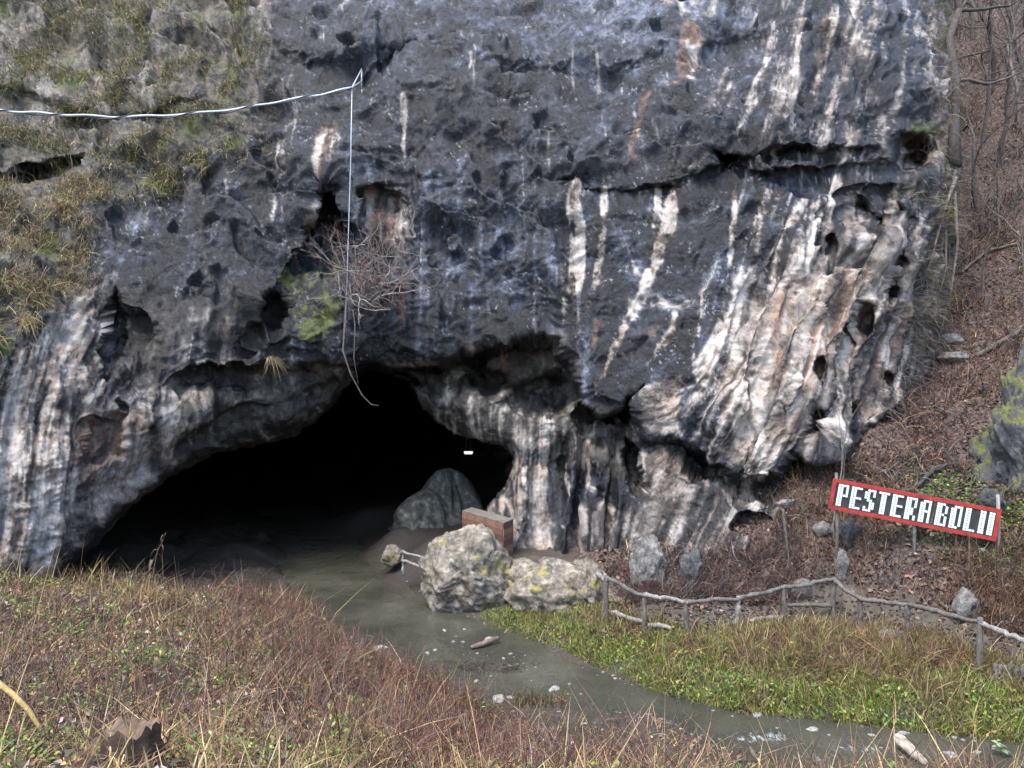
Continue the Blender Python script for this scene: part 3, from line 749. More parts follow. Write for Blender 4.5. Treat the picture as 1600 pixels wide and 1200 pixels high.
for p_, a_, b_, v_ in [([(1082, 60), (1070, 120), (1060, 135)], 24, 16, 0.85), ([(1008, 155), (1000, 190), (985, 230)], 9, 5, 0.8), ([(990, 240), (965, 270)], 5, 3, 0.5), ([(1290, 50), (1280, 140)], 13, 6, 0.6), ([(515, 200), (500, 280), (478, 360), (460, 410)], 14, 7, 0.75), ([(628, 440), (630, 500), (628, 520)], 7, 5, 0.9), ([(896, 400), (886, 450)], 18, 12, 0.35), ([(1230, 470), (1215, 560), (1200, 640)], 16, 10, 0.55), ([(1320, 440), (1290, 540), (1265, 600)], 30, 26, 0.62), ([(1420, 490), (1390, 560), (1370, 640)], 16, 12, 0.75), ([(1350, 520), (1340, 620)], 12, 8, 0.5), ([(930, 440), (918, 480)], 8, 4, 0.5), ([(600, 300), (612, 420)], 26, 20, 0.45), ([(800, 560), (790, 620)], 20, 16, 0.5), ([(935, 500), (925, 540)], 7, 5, 0.6), ([(660, 560), (830, 520)], 8, 6, 0.3), ([(1045, -10), (1050, 15)], 20, 10, 0.6), ([(1030, 500), (990, 560)], 14, 12, 0.25)]:
    streak(rust, p_, a_, b_, v_)
area(white, [(-250, 580), (20, 570), (90, 560), (120, 700), (100, 890), (-250, 980)], 0.42, 30)
area(white, [(100, 480), (165, 440), (165, 600), (120, 640)], 0.35, 20)
area(rust, [(150, 650), (195, 650), (190, 720), (130, 730), (110, 720)], 0.7, 12)
area(rust, [(75, 560), (110, 640), (95, 720), (80, 660)], 0.35, 12)
area(brown, [(225, 600), (420, 570), (560, 560), (550, 600), (460, 695), (300, 730), (215, 790), (200, 700)], 0.85, 14)
area(brown, [(600, 570), (880, 520), (910, 640), (1000, 640), (1000, 760), (800, 700), (660, 660)], 0.75, 14)
area(brown, [(180, 450), (290, 480), (420, 450), (420, 560), (260, 600), (170, 620)], 0.45, 18)
area(moss, [(430, 420), (520, 400), (540, 470), (520, 520), (470, 540), (440, 470)], 0.55, 14)
area(moss, [(-250, 480), (20, 470), (15, 560), (-250, 560)], 0.7, 12)
area(soil, [(-250, -200), (390, -200), (400, 40), (412, 130), (395, 215), (330, 255), (240, 300), (150, 330), (130, 420), (95, 470), (60, 520), (20, 545), (0, 570), (-250, 570)], 0.50, 55)
area(soil, [(100, 250), (330, 230), (220, 310), (140, 340), (110, 420), (60, 510), (-50, 560), (-250, 560), (-250, 250)], 0.7, 40)
for cx, cy, r_ in [(80, 10, 22), (75, 70, 16), (110, 95, 18), (110, 130, 30), (160, 120, 20), (370, 120, 20), (355, 160, 20), (365, 225, 20), (250, 285, 34), (300, 200, 20), (70, 370, 40), (20, 450, 30), (10, 10, 20), (230, 60, 20), (1100, 22, 9), (375, 25, 26), (1450, 200, 30), (200, 30, 24), (310, 45, 22)]:
    area(moss, [(cx - r_, cy), (cx, cy - r_ * 0.7), (cx + r_, cy), (cx, cy + r_ * 0.7)], 0.75, 12)
area(soil, [(1440, -200), (1520, -200), (1520, 560), (1440, 600), (1420, 480), (1470, 300)], 0.45, 16)
area(moss, [(1470, 0), (1520, 0), (1520, 400), (1480, 420)], 0.5, 16)

# which stain shows where: masks broken up by drip noise (long down the grain) and rough noise
dr1 = fbm(gc * np.array([1.5, 0.4, 0.35]), 4, 0.6)
dr2 = fbm(gc * np.array([5.0, 1.0, 0.45]) + 13, 4, 0.6)
rg1 = fbm(Bf * 1.1 + 5, 5, 0.62)
rg2 = fbm(Bf * 4.5 + 15, 4, 0.65)
big = fbm(Bf * 0.16 + 33, 3)
def cut(m, n_, lo, hi): return sstep(lo, hi, m + n_) * sstep(0.02, 0.14, m)
m_pale = cut(pale, 0.50 * dr1 + 0.34 * dr2 + 0.10 * rg1 + 0.10 * rg2, 0.28, 0.72)
m_white = 0.95 * cut(white, 0.34 * dr2 + 0.30 * rg2 + 0.16 * rg1, 0.34, 0.88)
m_rust = cut(rust, 0.40 * dr2 + 0.25 * rg1 + 0.25 * rg2, 0.25, 0.65) * 0.9
m_soil = cut(soil, 0.45 * rg1 + 0.45 * rg2, 0.36, 0.60)
m_moss = cut(moss, 0.45 * rg1 + 0.35 * rg2, 0.45, 0.70)
m_brown = np.clip(brown * (0.8 + 0.4 * rg1), 0, 1)
# thin drips all over, thickest on the right half
zone = 0.22 * sstep(900, 1150, px) + 0.05 + 0.12 * sstep(1150, 1400, px)
colm = sstep(15, -10, poly_sd(px, py, [(760, 640), (1000, 640), (1000, 900), (760, 900)]))
dr3 = fbm(gc * np.array([7.0, 1.0, 0.45]) + 53, 3, 0.6)
thin = sstep(0.60, 0.95, dr3 * 0.75 + dr1 * 0.45 + zone) * sstep(-0.1, 0.5, rg1 + 0.25 + 0.4 * rg2) * (1 - 0.9 * lowblk) * (1 - 0.6 * colm)
m_pale = m_pale * (1 - 0.25 * lowblk) * (1 - 0.6 * sstep(0.1, 0.6, rg1) * sstep(300, 150, px))
m_white = m_white * (1 - 0.5 * sstep(0.0, 0.5, rg1) * sstep(300, 150, px))
m_white = np.maximum(m_white, 0.62 * thin * (1 - sstep(0.1, 0.5, soil)))
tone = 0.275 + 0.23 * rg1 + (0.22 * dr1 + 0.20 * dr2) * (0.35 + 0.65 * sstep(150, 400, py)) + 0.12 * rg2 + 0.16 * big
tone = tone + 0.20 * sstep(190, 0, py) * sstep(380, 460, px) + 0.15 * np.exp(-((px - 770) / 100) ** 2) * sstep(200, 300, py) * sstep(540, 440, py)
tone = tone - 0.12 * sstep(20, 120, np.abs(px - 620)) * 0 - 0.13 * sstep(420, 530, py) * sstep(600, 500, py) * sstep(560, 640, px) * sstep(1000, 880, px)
spk = 0.8 * sstep(0.56, 0.86, fbm(Bf * 1.3 + 60, 2, 0.5) * 0.5 + fbm(Bf * 9.0 + 44, 2, 0.7) * 0.75 + 0.10 * big) * (1 - m_brown)
m_brown = np.maximum(m_brown, 0.55 * lowblk * np.clip(0.7 + 0.8 * dr1, 0, 1))
tone = tone + 0.05 * m_pale + 0.05 * m_white + 0.02 * lowblk + 0.24 * np.clip(soil, 0, 0.6) + 0.10 * sstep(180, 80, px) * sstep(430, 520, py) + 0.10 * drapery
tint = np.clip(0.25 + 0.8 * fbm(Bf * 0.5 + 81, 3), 0, 1)

# the cliff turns back out of sight: wrapped rim on the right, top and left
edge = G[:, -1]
tq = np.linspace(0, 1, NB)[1:]
wrap = np.stack([edge + np.array([0.9, 1.0, 0.0]) * 1.2 * math.sin(t * math.pi / 2) + np.array([-0.15, 1, 0.05]) * 22 * t * t for t in tq], 1)
wr = wrap.reshape(-1, 3)
wr = wr + 0.5 * np.stack([fbm(wr * 0.4, 3), fbm(wr * 0.4 + 9, 3), 0 * wr[:, 0]], 1) * np.repeat(np.minimum(tq * 6, 1)[None], NR, 0).ravel()[:, None]
G = np.concatenate([G, wr.reshape(NR, NB - 1, 3)], 1)
def ext(a_): 
    a_ = a_.reshape(NR, NC)
    return np.concatenate([a_, np.repeat(a_[:, -1:], NB - 1, 1)], 1)
flap = (jx > 1243) & (jy > 772 - 0.3 * (px - 1243))
keep = np.concatenate([((msd > -2) & ~flap).reshape(NR, NC), np.repeat((py1 < 700)[:, None], NB - 1, 1)], 1)
NT_ = NC + NB - 1
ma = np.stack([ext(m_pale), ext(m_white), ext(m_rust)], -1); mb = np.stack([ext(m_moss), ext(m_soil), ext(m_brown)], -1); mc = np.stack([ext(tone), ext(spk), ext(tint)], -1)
# plateau rows above the frame
top = []
for t in np.linspace(0, 1, 12)[1:]:
    r0 = G[0] + np.array([0, 1.0, 0.55]) * 30 * t
    top.append(r0 + 1.2 * fbm(r0 * 0.3, 3)[:, None] * np.array([0, 0.4, 1.0]))
nt = len(top)
G = np.concatenate([np.array(top[::-1]), G], 0)
rep = lambda a_: np.concatenate([np.repeat(a_[:1], nt, 0), a_], 0)
ma, mb, mc, keep = rep(ma), rep(mb), rep(mc), rep(keep)
idx = np.arange(G.shape[0] * NT_).reshape(G.shape[0], NT_)
cq = np.stack([idx[:-1, :-1], idx[1:, :-1], idx[1:, 1:], idx[:-1, 1:]], -1).reshape(-1, 4)
kf = keep.ravel()
cq = cq[kf[cq].all(1)]
used, inv = np.unique(cq, return_inverse=True)
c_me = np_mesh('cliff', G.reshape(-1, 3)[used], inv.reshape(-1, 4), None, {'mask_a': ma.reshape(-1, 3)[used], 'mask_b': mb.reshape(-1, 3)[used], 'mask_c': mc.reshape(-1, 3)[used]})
cliff = tag(link('cliff', c_me, M['cliff']), kind='structure')

# lookup of a point on the cliff face for things that hang there
def on_cliff(qx, qy, out=0.0):
    r = int(np.clip(round((qy + 200) / 1200 * (NR - 1)), 0, NR - 1))
    c = int(np.clip(round((qx + 250) / (S[r] + 250) * (NC - 1)), 0, NC - 1))
    p = G[r + nt, c].copy()
    v = CAM - p
    return p + v / np.linalg.norm(v) * out

# ------------------------------------------------------------------ inside of the cave
def resample(pts, n):
    pts = np.asarray(pts, float); pts = np.vstack([pts, pts[:1]])
    L = np.concatenate([[0], np.cumsum(np.linalg.norm(np.diff(pts, axis=0), axis=1))])
    t = np.linspace(0, L[-1], n, endpoint=False)
    return np.stack([np.interp(t, L, pts[:, k]) for k in range(2)], 1)
mo = resample(MOUTH, 200)
ctr = np.array([430, 800.0])
mo_out = mo + (mo - ctr) / np.linalg.norm(mo - ctr, axis=1)[:, None] * 16
dl = tps_eval(_f, np.clip(mo_out, [-200, -200], [1280, 900]) / 400.0) + 1.2
ring0 = np.stack([(mo_out[:, 0] - 800) / F * dl, dl, CAM[2] - (mo_out[:, 1] - 600) / F * dl], 1)
rings = [ring0]
c0 = ring0.mean(0)
for k in range(1, 46):
    t = k / 45
    y = k * 1.1
    grow = 1.0 + 0.22 * math.sin(min(1, k / 7) * math.pi / 2) - 0.45 * sstep(0.2, 1.0, t)
    base = ring0.copy()
    yy = base[:, 1] * (1 - min(1, k / 10)) + 25.5 * min(1, k / 10)
    r = np.stack([c0[0] + (base[:, 0] - c0[0]) * grow - 7.0 * t * t, yy + y, c0[2] + (base[:, 2] - c0[2]) * (1 + (grow - 1) * 0.6)], 1)
    wl = sstep(-3.0, -7.0, base[:, 0])
    r[:, 0] = r[:, 0] * (1 - wl) + wl * (base[:, 0] * (r[:, 1] / base[:, 1]) * (1.06 if k > 0 else 1.0) - 0.8)
    r = r + 0.9 * min(1, k / 4) * np.stack([fbm(r * 0.28, 4), 0 * r[:, 0], 0.7 * fbm(r * 0.28 + 5, 4)], 1)
    rings.append(r)
rings = np.array(rings); nk = len(rings)
ci = np.arange(nk * 200).reshape(nk, 200)
cq = np.stack([ci[:-1], np.roll(ci[:-1], -1, 1), np.roll(ci[1:], -1, 1), ci[1:]], -1).reshape(-1, 4)
cv = np.vstack([rings.reshape(-1, 3), rings[-1].mean(0)[None]])
ct = [(ci[-1, s], ci[-1, (s + 1) % 200], len(cv) - 1) for s in range(200)]
tag(link('cave_wall', np_mesh('cave_wall', cv, cq, ct), M['caveRock']), kind='structure')

# ------------------------------------------------------------------ rocks
import bmesh
def rock_mesh(name, size, seed, subdiv=4, amp=0.3, freq=1.3, cuts=9, sharp=0.85, squash_base=0.0):
    bm = bmesh.new()
    bmesh.ops.create_icosphere(bm, subdivisions=subdiv, radius=1.0)
    V = np.array([v.co[:] for v in bm.verts]); Fc = np.array([[v.index for v in f.verts] for f in bm.faces])
    bm.free()
    rg = np.random.default_rng(seed)
    P = V.copy()
    for _ in range(cuts):        # flat facets
        n = rg.normal(size=3); n /= np.linalg.norm(n)
        o = rg.uniform(0.62, 0.88)
        over = np.maximum(P @ n - o, 0)
        P = P - n * (over * sharp)[:, None]
    off = rg.uniform(0, 50, 3)
    P = P + V * (amp * fbm(V * freq + off, 3) + amp * 0.45 * np.abs(fbm(V * freq * 2.2 + off, 4, 0.6)) + amp * 0.15 * fbm(V * freq * 9 + off, 2))[:, None]
    P *= np.asarray(size) / 2
    return np_mesh(name, P, None, Fc)

def rock(name, loc, size, seed, mat, label, cat, group=None, rz=0.0, tilt=(0, 0), **kw):
    o = link(name, rock_mesh(name, size, seed, **kw), mat)
    o.location = [float(v) for v in loc]; o.rotation_euler = (tilt[0], tilt[1], rz)
    return tag(o, label, cat, group)

# great boulder at the mouth, shaped from its outline: rounded top left, shoulder on the right, undercut foot
def boulder():
    bm = bmesh.new(); bmesh.ops.create_icosphere(bm, subdivisions=6, radius=1.0)
    V = np.array([v.co[:] for v in bm.verts]); Fc = np.array([[v.index for v in f.verts] for f in bm.faces]); bm.free()
    th = np.arctan2(V[:, 2], V[:, 0])
    # outline radius (m) by angle, seen from the front: measured in photo pixels round (738, 900)
    out = [(650, 905), (652, 880), (668, 855), (690, 842), (715, 832), (742, 826), (768, 836), (775, 856), (800, 868), (812, 890), (818, 925), (806, 948), (780, 966), (750, 974), (725, 964), (700, 955), (675, 948), (655, 935)]
    oa = np.array([(math.atan2(-(y - 900), x - 738), math.hypot(y - 900, x - 738)) for x, y in out])
    oa = oa[np.argsort(oa[:, 0])]
    r = np.interp(th, np.concatenate([oa[:, 0] - 2 * math.pi, oa[:, 0], oa[:, 0] + 2 * math.pi]), np.tile(oa[:, 1], 3)) * 22.0 / F
    rad = np.hypot(V[:, 0], V[:, 2])
    P = np.stack([np.cos(th) * r * rad ** 0.85, V[:, 1] * 1.15, np.sin(th) * r * rad ** 0.85], 1)
    st_ = P[:, 0] * 0.55 + P[:, 2] * 0.85 + 0.35 * fbm(P * 0.8, 2)
    lay = ((st_ * 1.7) % 1.0)
    n = fbm(P * 0.9 + 4.2, 3) * 0.16 - 0.06 * np.abs(fbm(P * np.array([1.8, 1.8, 0.8]) + 1.1, 4, 0.6)) + 0.08 * lay * sstep(0.0, 0.2, lay) + 0.035 * fbm(P * 5, 4, 0.65)
    for nx_, ny_, nz_, o_ in [(-0.62, -0.68, 0.40, 0.98), (0.45, -0.80, 0.42, 1.02), (-0.2, -0.85, -0.5, 0.86), (0.75, -0.5, 0.40, 1.05), (-0.85, -0.35, -0.25, 1.22), (0.25, -0.9, -0.35, 0.95), (-0.3, -0.35, 0.9, 1.12)]:
        nn_ = np.array([nx_, ny_, nz_]); nn_ /= np.linalg.norm(nn_)
        P = P - nn_ * (np.maximum(P @ nn_ - o_, 0) * 0.85)[:, None]
    P = P + V * n[:, None]
    # a pale scooped face in the middle
    c = np.array([-0.35, -1.0, 0.05]); d = np.linalg.norm((P - c) * np.array([1.3, 0.8, 1.2]), axis=1)
    P[:, 1] += 0.28 * np.exp(-(d / 0.5) ** 2)
    o = link('boulder', np_mesh('boulder', P, None, Fc), M['boulder'])
    o.location = un(738, 900, 22.3)
    tag(o, 'large rounded boulder with yellow lichen at the cave mouth, foot in the stream', 'boulder')
boulder()

# ------------------------------------------------------------------ placing by ground contact
def hit(qx, qy, near=5.0):
    """where the sight line of a photo pixel meets the ground"""
    d = np.linspace(near, 75, 2000)
    x = (qx - 800) / F * d; z = CAM[2] - (qy - 600) / F * d
    gz = ground_z(x, d)
    k = np.nonzero(z <= gz)[0]
    k = k[0] if len(k) else len(d) - 1
    return np.array([x[k], d[k], gz[k]])

# ------------------------------------------------------------------ plant geometry, vectorised
def unit(v): return v / (np.linalg.norm(v, axis=-1, keepdims=True) + 1e-9)

def blades(acc, base, h, wd, lean, col, up=None):
    n = len(base)
    up = np.tile([0, 0, 1.0], (n, 1)) if up is None else up
    side = unit(np.cross(up, RNG.normal(size=(n, 3)))) * wd[:, None]
    V = np.zeros((n, 7, 3))
    for k, (t, ws) in enumerate([(0, 1.0), (0.4, 0.85), (0.78, 0.5)]):
        c = base + up * (h * t * (1 - 0.25 * t))[:, None] + lean * (h * t * t)[:, None]
        V[:, 2 * k] = c - side * ws; V[:, 2 * k + 1] = c + side * ws
    V[:, 6] = base + up * (h * 0.75)[:, None] + lean * h[:, None]
    o = np.arange(n)[:, None] * 7
    q = np.concatenate([o + [0, 1, 3, 2], o + [2, 3, 5, 4]])
    acc.add(V.reshape(-1, 3), q, o + [4, 5, 6], np.repeat(col, 7, 0))

def twigs(acc, p0, dirv, length, rad, col, segs=4, wob=0.25, droop=0.0, sides=3):
    n = len(p0)
    pts = [p0]; d = unit(dirv)
    for k in range(segs):
        pts.append(pts[-1] + d * (length / segs)[:, None])
        d = unit(d + RNG.normal(size=(n, 3)) * wob + np.array([0, 0, -1.0]) * droop)
    P = np.stack(pts, 1)
    a_ = unit(np.cross(unit(dirv), RNG.normal(size=(n, 3)))); b_ = unit(np.cross(unit(dirv), a_))
    rr = rad[:, None] * np.linspace(1, 0.35, segs + 1)[None]
    V = np.zeros((n, segs + 1, sides, 3))
    for s in range(sides):
        an = 2 * math.pi * s / sides
        V[:, :, s] = P + rr[..., None] * (math.cos(an) * a_ + math.sin(an) * b_)[:, None]
    o = np.arange(n)[:, None] * ((segs + 1) * sides)
    q = [o + [k * sides + s, k * sides + (s + 1) % sides, (k + 1) * sides + (s + 1) % sides, (k + 1) * sides + s] for k in range(segs) for s in range(sides)]
    acc.add(V.reshape(-1, 3), np.concatenate(q), None, np.repeat(col, (segs + 1) * sides, 0))
    return P

def leaves(acc, c, size, col, flat=0.0, aspect=0.55):
    n = len(c)
    nrm = unit(RNG.normal(size=(n, 3)) + np.array([0, 0, 1.0]) * flat * 3)
    a_ = unit(np.cross(nrm, RNG.normal(size=(n, 3)))); b_ = np.cross(nrm, a_)
    L = size[:, None]
    V = np.stack([c - a_ * L * 0.5, c + b_ * L * 0.5 * aspect - a_ * L * 0.08 + nrm * L * 0.14, c + a_ * L * 0.55, c - b_ * L * 0.5 * aspect - a_ * L * 0.08 + nrm * L * 0.14], 1)
    o = np.arange(n)[:, None] * 4
    acc.add(V.reshape(-1, 3), None, np.concatenate([o + [0, 1, 2], o + [0, 2, 3]]), np.repeat(col, 4, 0))

def tints(n, cols, wts=None, var=0.3):
    cols = np.asarray(cols, float)
    k = RNG.choice(len(cols), n, p=None if wts is None else np.asarray(wts) / np.sum(wts))
    return np.clip(cols[k] * (1 + var * RNG.normal(size=(n, 1))) * (1 + 0.06 * RNG.normal(size=(n, 3))), 0.004, 0.9)

STRAW = [(0.42, 0.30, 0.145), (0.32, 0.205, 0.10), (0.19, 0.115, 0.066), (0.50, 0.39, 0.22)]
REDTW = [(0.085, 0.038, 0.030), (0.13, 0.06, 0.045), (0.17, 0.095, 0.065), (0.055, 0.03, 0.026)]
GREYTW = [(0.10, 0.085, 0.075), (0.18, 0.155, 0.135), (0.06, 0.05, 0.045)]
LEAFG = [(0.075, 0.13, 0.028), (0.15, 0.22, 0.045), (0.27, 0.30, 0.07), (0.09, 0.14, 0.06)]
LITTER = [(0.105, 0.070, 0.058), (0.066, 0.044, 0.040), (0.155, 0.105, 0.080), (0.20, 0.158, 0.13), (0.046, 0.033, 0.032)]
GRASSG = [(0.15, 0.20, 0.035), (0.25, 0.27, 0.055), (0.085, 0.13, 0.028), (0.33, 0.31, 0.10), (0.27, 0.21, 0.09)]

def scatter(n, x0, x1, y0, y1, dens):
    """n points in a rectangle thinned by dens(x, y) in 0..1, thicker towards the camera"""
    out = []; got = 0
    for _ in range(60):
        u = RNG.random(n * 2)
        y = 1 / (1 / y1 + u * (1 / y0 - 1 / y1))
        x = x0 + RNG.random(n * 2) * (x1 - x0)
        ok = (RNG.random(n * 2) < dens(x, y)) & (np.abs(x) < 0.74 * y + 3)
        out.append(np.stack([x[ok], y[ok]], 1)); got += ok.sum()
        if got >= n: break
    p = np.concatenate(out)[:n]
    return np.column_stack([p, ground_z(p[:, 0], p[:, 1])])

def patch(x, y, f=0.6, s=0.0): return fbm(n3(np.asarray(x) * f, np.asarray(y) * f, s), 3)

def near_bank(x, y): return (y < y_near(x) - 0.25) & (x < 9)
def dist_near(x, y): return y_near(x) - y

# near bank ---------------------------------------------------------------
def lean(n, s, bias=(0, 0, 0)): return RNG.normal(size=(n, 3)) * s + np.array(bias)

acc = Acc()
d_straw = lambda x, y: near_bank(x, y) * np.clip(0.10 + 1.3 * patch(x, y, 1.3, 2.0) + 0.25 * (y < 9), 0.02, 1)
p = scatter(26000, -16, 9, 4.6, 24, d_straw); n = len(p)
h = RNG.gamma(4, 0.055, n) * (1 + 0.7 * np.clip(patch(p[:, 0], p[:, 1], 1.3, 2.0), -0.5, 1)) * np.clip((p[:, 1] - 3.2) / 5, 0.3, 1)
blades(acc, p, h, 0.003 + 0.005 * RNG.random(n) + 0.0002 * p[:, 1], lean(n, 0.9, (0.2, 0, -0.35)), tints(n, STRAW, [4, 4, 3, 2]))
k = 14000      # the farther part of the bank, up to the rock and the dark mouth
q = np.column_stack([-16 + 13 * RNG.random(k), 11.5 + 11.5 * RNG.random(k)])
q = q[near_bank(q[:, 0], q[:, 1]) & (patch(q[:, 0], q[:, 1], 0.7, 4) > -0.25)]; n = len(q)
q = np.column_stack([q, ground_z(q[:, 0], q[:, 1])])
blades(acc, q, 0.1 + 0.3 * RNG.random(n) ** 2, 0.006 + 0.007 * RNG.random(n), lean(n, 0.7, (0.2, 0, -0.2)), tints(n, STRAW + [(0.12, 0.075, 0.05), (0.13, 0.15, 0.04)], [2, 3, 4, 1, 4, 2]))
for cx, cy, r_, k in [(-12.6, 19.2, 0.7, 260), (-11.4, 19.8, 0.5, 200), (-10.2, 19.3, 0.6, 260), (-9.2, 18.6, 0.5, 200), (-8.3, 17.6, 0.6, 240), (-7.4, 16.8, 0.5, 200), (-6.6, 15.8, 0.5, 200), (-13.4, 18, 0.8, 260), (-5.6, 14.6, 0.5, 200), (-10.8, 17.4, 0.6, 160)]:
    q = np.column_stack([cx + r_ * RNG.normal(size=k), cy + 0.5 * r_ * RNG.normal(size=k)]); q = np.column_stack([q, ground_z(q[:, 0], q[:, 1])])
    blades(acc, q, 0.15 + 0.45 * RNG.random(k), 0.006 + 0.007 * RNG.random(k), lean(k, 0.7, (0.1, 0, -0.3)), tints(k, STRAW + [(0.14, 0.085, 0.055), (0.15, 0.17, 0.05)], [2, 3, 4, 1, 4, 2]))
tag(acc.build('dry_grass', M['leafy']), 'tangled dry straw grass covering the near bank below the viewpoint', 'grass', kind='stuff')

acc = Acc()      # long fallen stalks
p = scatter(1500, -13, 5, 6.8, 17, lambda x, y: near_bank(x, y) * np.clip(0.4 + patch(x, y, 0.4, 5), 0, 1) * (0.25 + 0.75 * (y < 10))); n = len(p)
twigs(acc, p, np.column_stack([0.75 * RNG.normal(size=n) + 0.35, 0.5 * RNG.normal(size=n), 0.55 + 0.7 * RNG.random(n)]), 0.15 + 0.4 * RNG.random(n), 0.0035 + 0.0035 * RNG.random(n), tints(n, STRAW + REDTW[2:3], [4, 4, 3, 2, 3]), 5, 0.12, 0.06)
tag(acc.build('dry_stalks', M['twig']), 'long pale dead stalks leaning across the near bank', 'stalks', kind='stuff')

acc = Acc()      # red-brown brambles by the water
def d_bram(x, y):
    dn = dist_near(x, y)
    return near_bank(x, y) * np.clip(1.2 * sstep(8.5, 3.5, dn) * sstep(-11, -8.5, x) * sstep(1.5, -1.5, x) * (0.45 + 1.0 * patch(x, y, 0.9, 9)) + 0.05, 0, 1)
p = scatter(15000, -12, 6, 6.5, 24, d_bram); n = len(p)
P = twigs(acc, p, np.column_stack([0.6 * RNG.normal(size=n), 0.5 * RNG.normal(size=n), 0.35 + 0.8 * RNG.random(n)]), (0.2 + 0.6 * RNG.random(n) ** 1.5) * (1.0 + 0.7 * np.clip(patch(p[:, 0], p[:, 1], 0.9, 9), -0.6, 1)), 0.003 + 0.004 * RNG.random(n) + 0.00015 * p[:, 1], tints(n, REDTW + GREYTW[1:2] + STRAW[1:2], [3, 4, 4, 2, 2, 2]), 4, 0.3, 0.12)
k = RNG.random(n) < 0.6
twigs(acc, P[k, 2], RNG.normal(size=(k.sum(), 3)) + np.array([0, 0, 0.3]), 0.12 + 0.3 * RNG.random(k.sum()), 0.002 + 0.002 * RNG.random(k.sum()), tints(k.sum(), REDTW), 3, 0.3)
p = scatter(900, -10, 1.5, 7.5, 20, lambda x, y: near_bank(x, y) * np.clip(0.5 + 1.2 * patch(x, y, 0.7, 17), 0.05, 1)); n = len(p)
P = twigs(acc, p, np.column_stack([0.25 * RNG.normal(size=n), 0.25 * RNG.normal(size=n), np.ones(n)]), 0.5 + 0.6 * RNG.random(n), 0.004 + 0.004 * RNG.random(n), tints(n, REDTW + GREYTW[1:2]), 5, 0.14)
for lv in (2, 3, 4):
    twigs(acc, P[:, lv], np.column_stack([RNG.normal(size=n), RNG.normal(size=n), 0.8 + 0.3 * RNG.normal(size=n)]), 0.12 + 0.25 * RNG.random(n), 0.002 + 0.003 * RNG.random(n), tints(n, REDTW + GREYTW[1:2]), 3, 0.2)
tag(acc.build('bramble_thicket', M['twig']), 'red-brown leafless bramble thicket on the near bank by the stream', 'brambles', kind='stuff')

acc = Acc()      # creeping green leaves
d_ivy = lambda x, y: near_bank(x, y) * np.clip(1.8 * patch(x, y, 0.8, 14.0) - 0.25 + 0.15 * (y < 8), 0.015, 1) * np.where(dist_near(x, y) < 2.5, 0.25, 1)
p = scatter(14000, -14, 7, 5, 22, d_ivy); n = len(p); p[:, 2] += 0.06 + 0.26 * RNG.random(n) ** 1.5
k = 9000
q = np.column_stack([-15 + 13 * RNG.random(k), 9 + 13 * RNG.random(k)]); q = q[near_bank(q[:, 0], q[:, 1]) & (patch(q[:, 0], q[:, 1], 0.6, 24.0) > 0.12)]
q = np.column_stack([q, ground_z(q[:, 0], q[:, 1]) + 0.05 + 0.2 * RNG.random(len(q))]); p = np.vstack([p, q]); n = len(p)
leaves(acc, p, (0.05 + 0.06 * RNG.random(n)) * np.clip(p[:, 1] / 11, 0.5, 1.1), tints(n, LEAFG + [(0.25, 0.24, 0.10)], [4, 4, 2, 3, 1]), 0.45)
tag(acc.build('creeping_leaves', M['leafy']), 'low creeping green leaves spread over the near bank', 'ground cover', kind='stuff')

acc = Acc()      # fallen leaves, near side
p = scatter(16000, -15, 8, 5, 24, lambda x, y: near_bank(x, y) * (y < 22.5) * np.clip(0.5 + patch(x, y, 0.6, 20), 0.1, 1))
k = 14000
q = np.column_stack([-16 + 14 * RNG.random(k), 10 + 13.5 * RNG.random(k)]); q = q[near_bank(q[:, 0], q[:, 1])]
p = np.vstack([p, np.column_stack([q, ground_z(q[:, 0], q[:, 1])])]); n = len(p); p[:, 2] += 0.02 + 0.10 * RNG.random(n) ** 2
leaves(acc, p, 0.05 + 0.07 * RNG.random(n), tints(n, LITTER + [(0.38, 0.31, 0.27), (0.46, 0.29, 0.13), (0.27, 0.17, 0.12)], [2, 1, 4, 3, 1, 4, 3, 4]), 0.6, 0.7)
tag(acc.build('fallen_leaves', M['leafy']), 'brown fallen leaves lying between the plants of the near bank', 'leaves', kind='stuff')

# far bank ---------------------------------------------------------------
def path_front(x): return np.interp(x, PATH[5:, 0], PATH[5:, 1])
def far_bank(x, y): return (y > y_far(x) - 0.12) & (y < path_front(x) - 0.6) & (x > -0.9)
acc = Acc()
p = scatter(42000, -1, 16, 13.4, 21.5, lambda x, y: far_bank(x, y) * np.clip(0.75 + 0.6 * patch(x, y, 0.9, 1.0), 0.1, 1)); n = len(p)
tn = patch(p[:, 0], p[:, 1], 0.7, 6.0) + 0.28 * (dist_far := (p[:, 1] - y_far(p[:, 0]))) - 0.45 + 0.05 * np.maximum(p[:, 0] - 6, 0)
dry = RNG.random(n) < np.clip(0.30 + 1.0 * tn + 0.5 * patch(p[:, 0], p[:, 1], 2.2, 19.0), 0.08, 0.92)
colr = np.where(dry[:, None], tints(n, [(0.34, 0.265, 0.125), (0.22, 0.155, 0.085), (0.14, 0.09, 0.058), (0.28, 0.25, 0.10)]), tints(n, GRASSG, [4, 4, 3, 2, 1]))
h = np.where(dry, 0.12 + 0.34 * RNG.random(n) ** 1.5, 0.06 + 0.20 * RNG.random(n)) * (1 + 0.7 * np.clip(patch(p[:, 0], p[:, 1], 1.6, 12.0), -0.6, 1))
blades(acc, p, h, 0.006 + 0.008 * RNG.random(n), lean(n, 0.5, (-0.1, -0.25, -0.1)), colr)
p = scatter(3800, -1, 16, 13.4, 21.5, lambda x, y: far_bank(x, y) * np.clip(patch(x, y, 0.8, 3.0) + 0.15, 0, 1)); n = len(p); p[:, 2] += 0.05 + 0.15 * RNG.random(n)
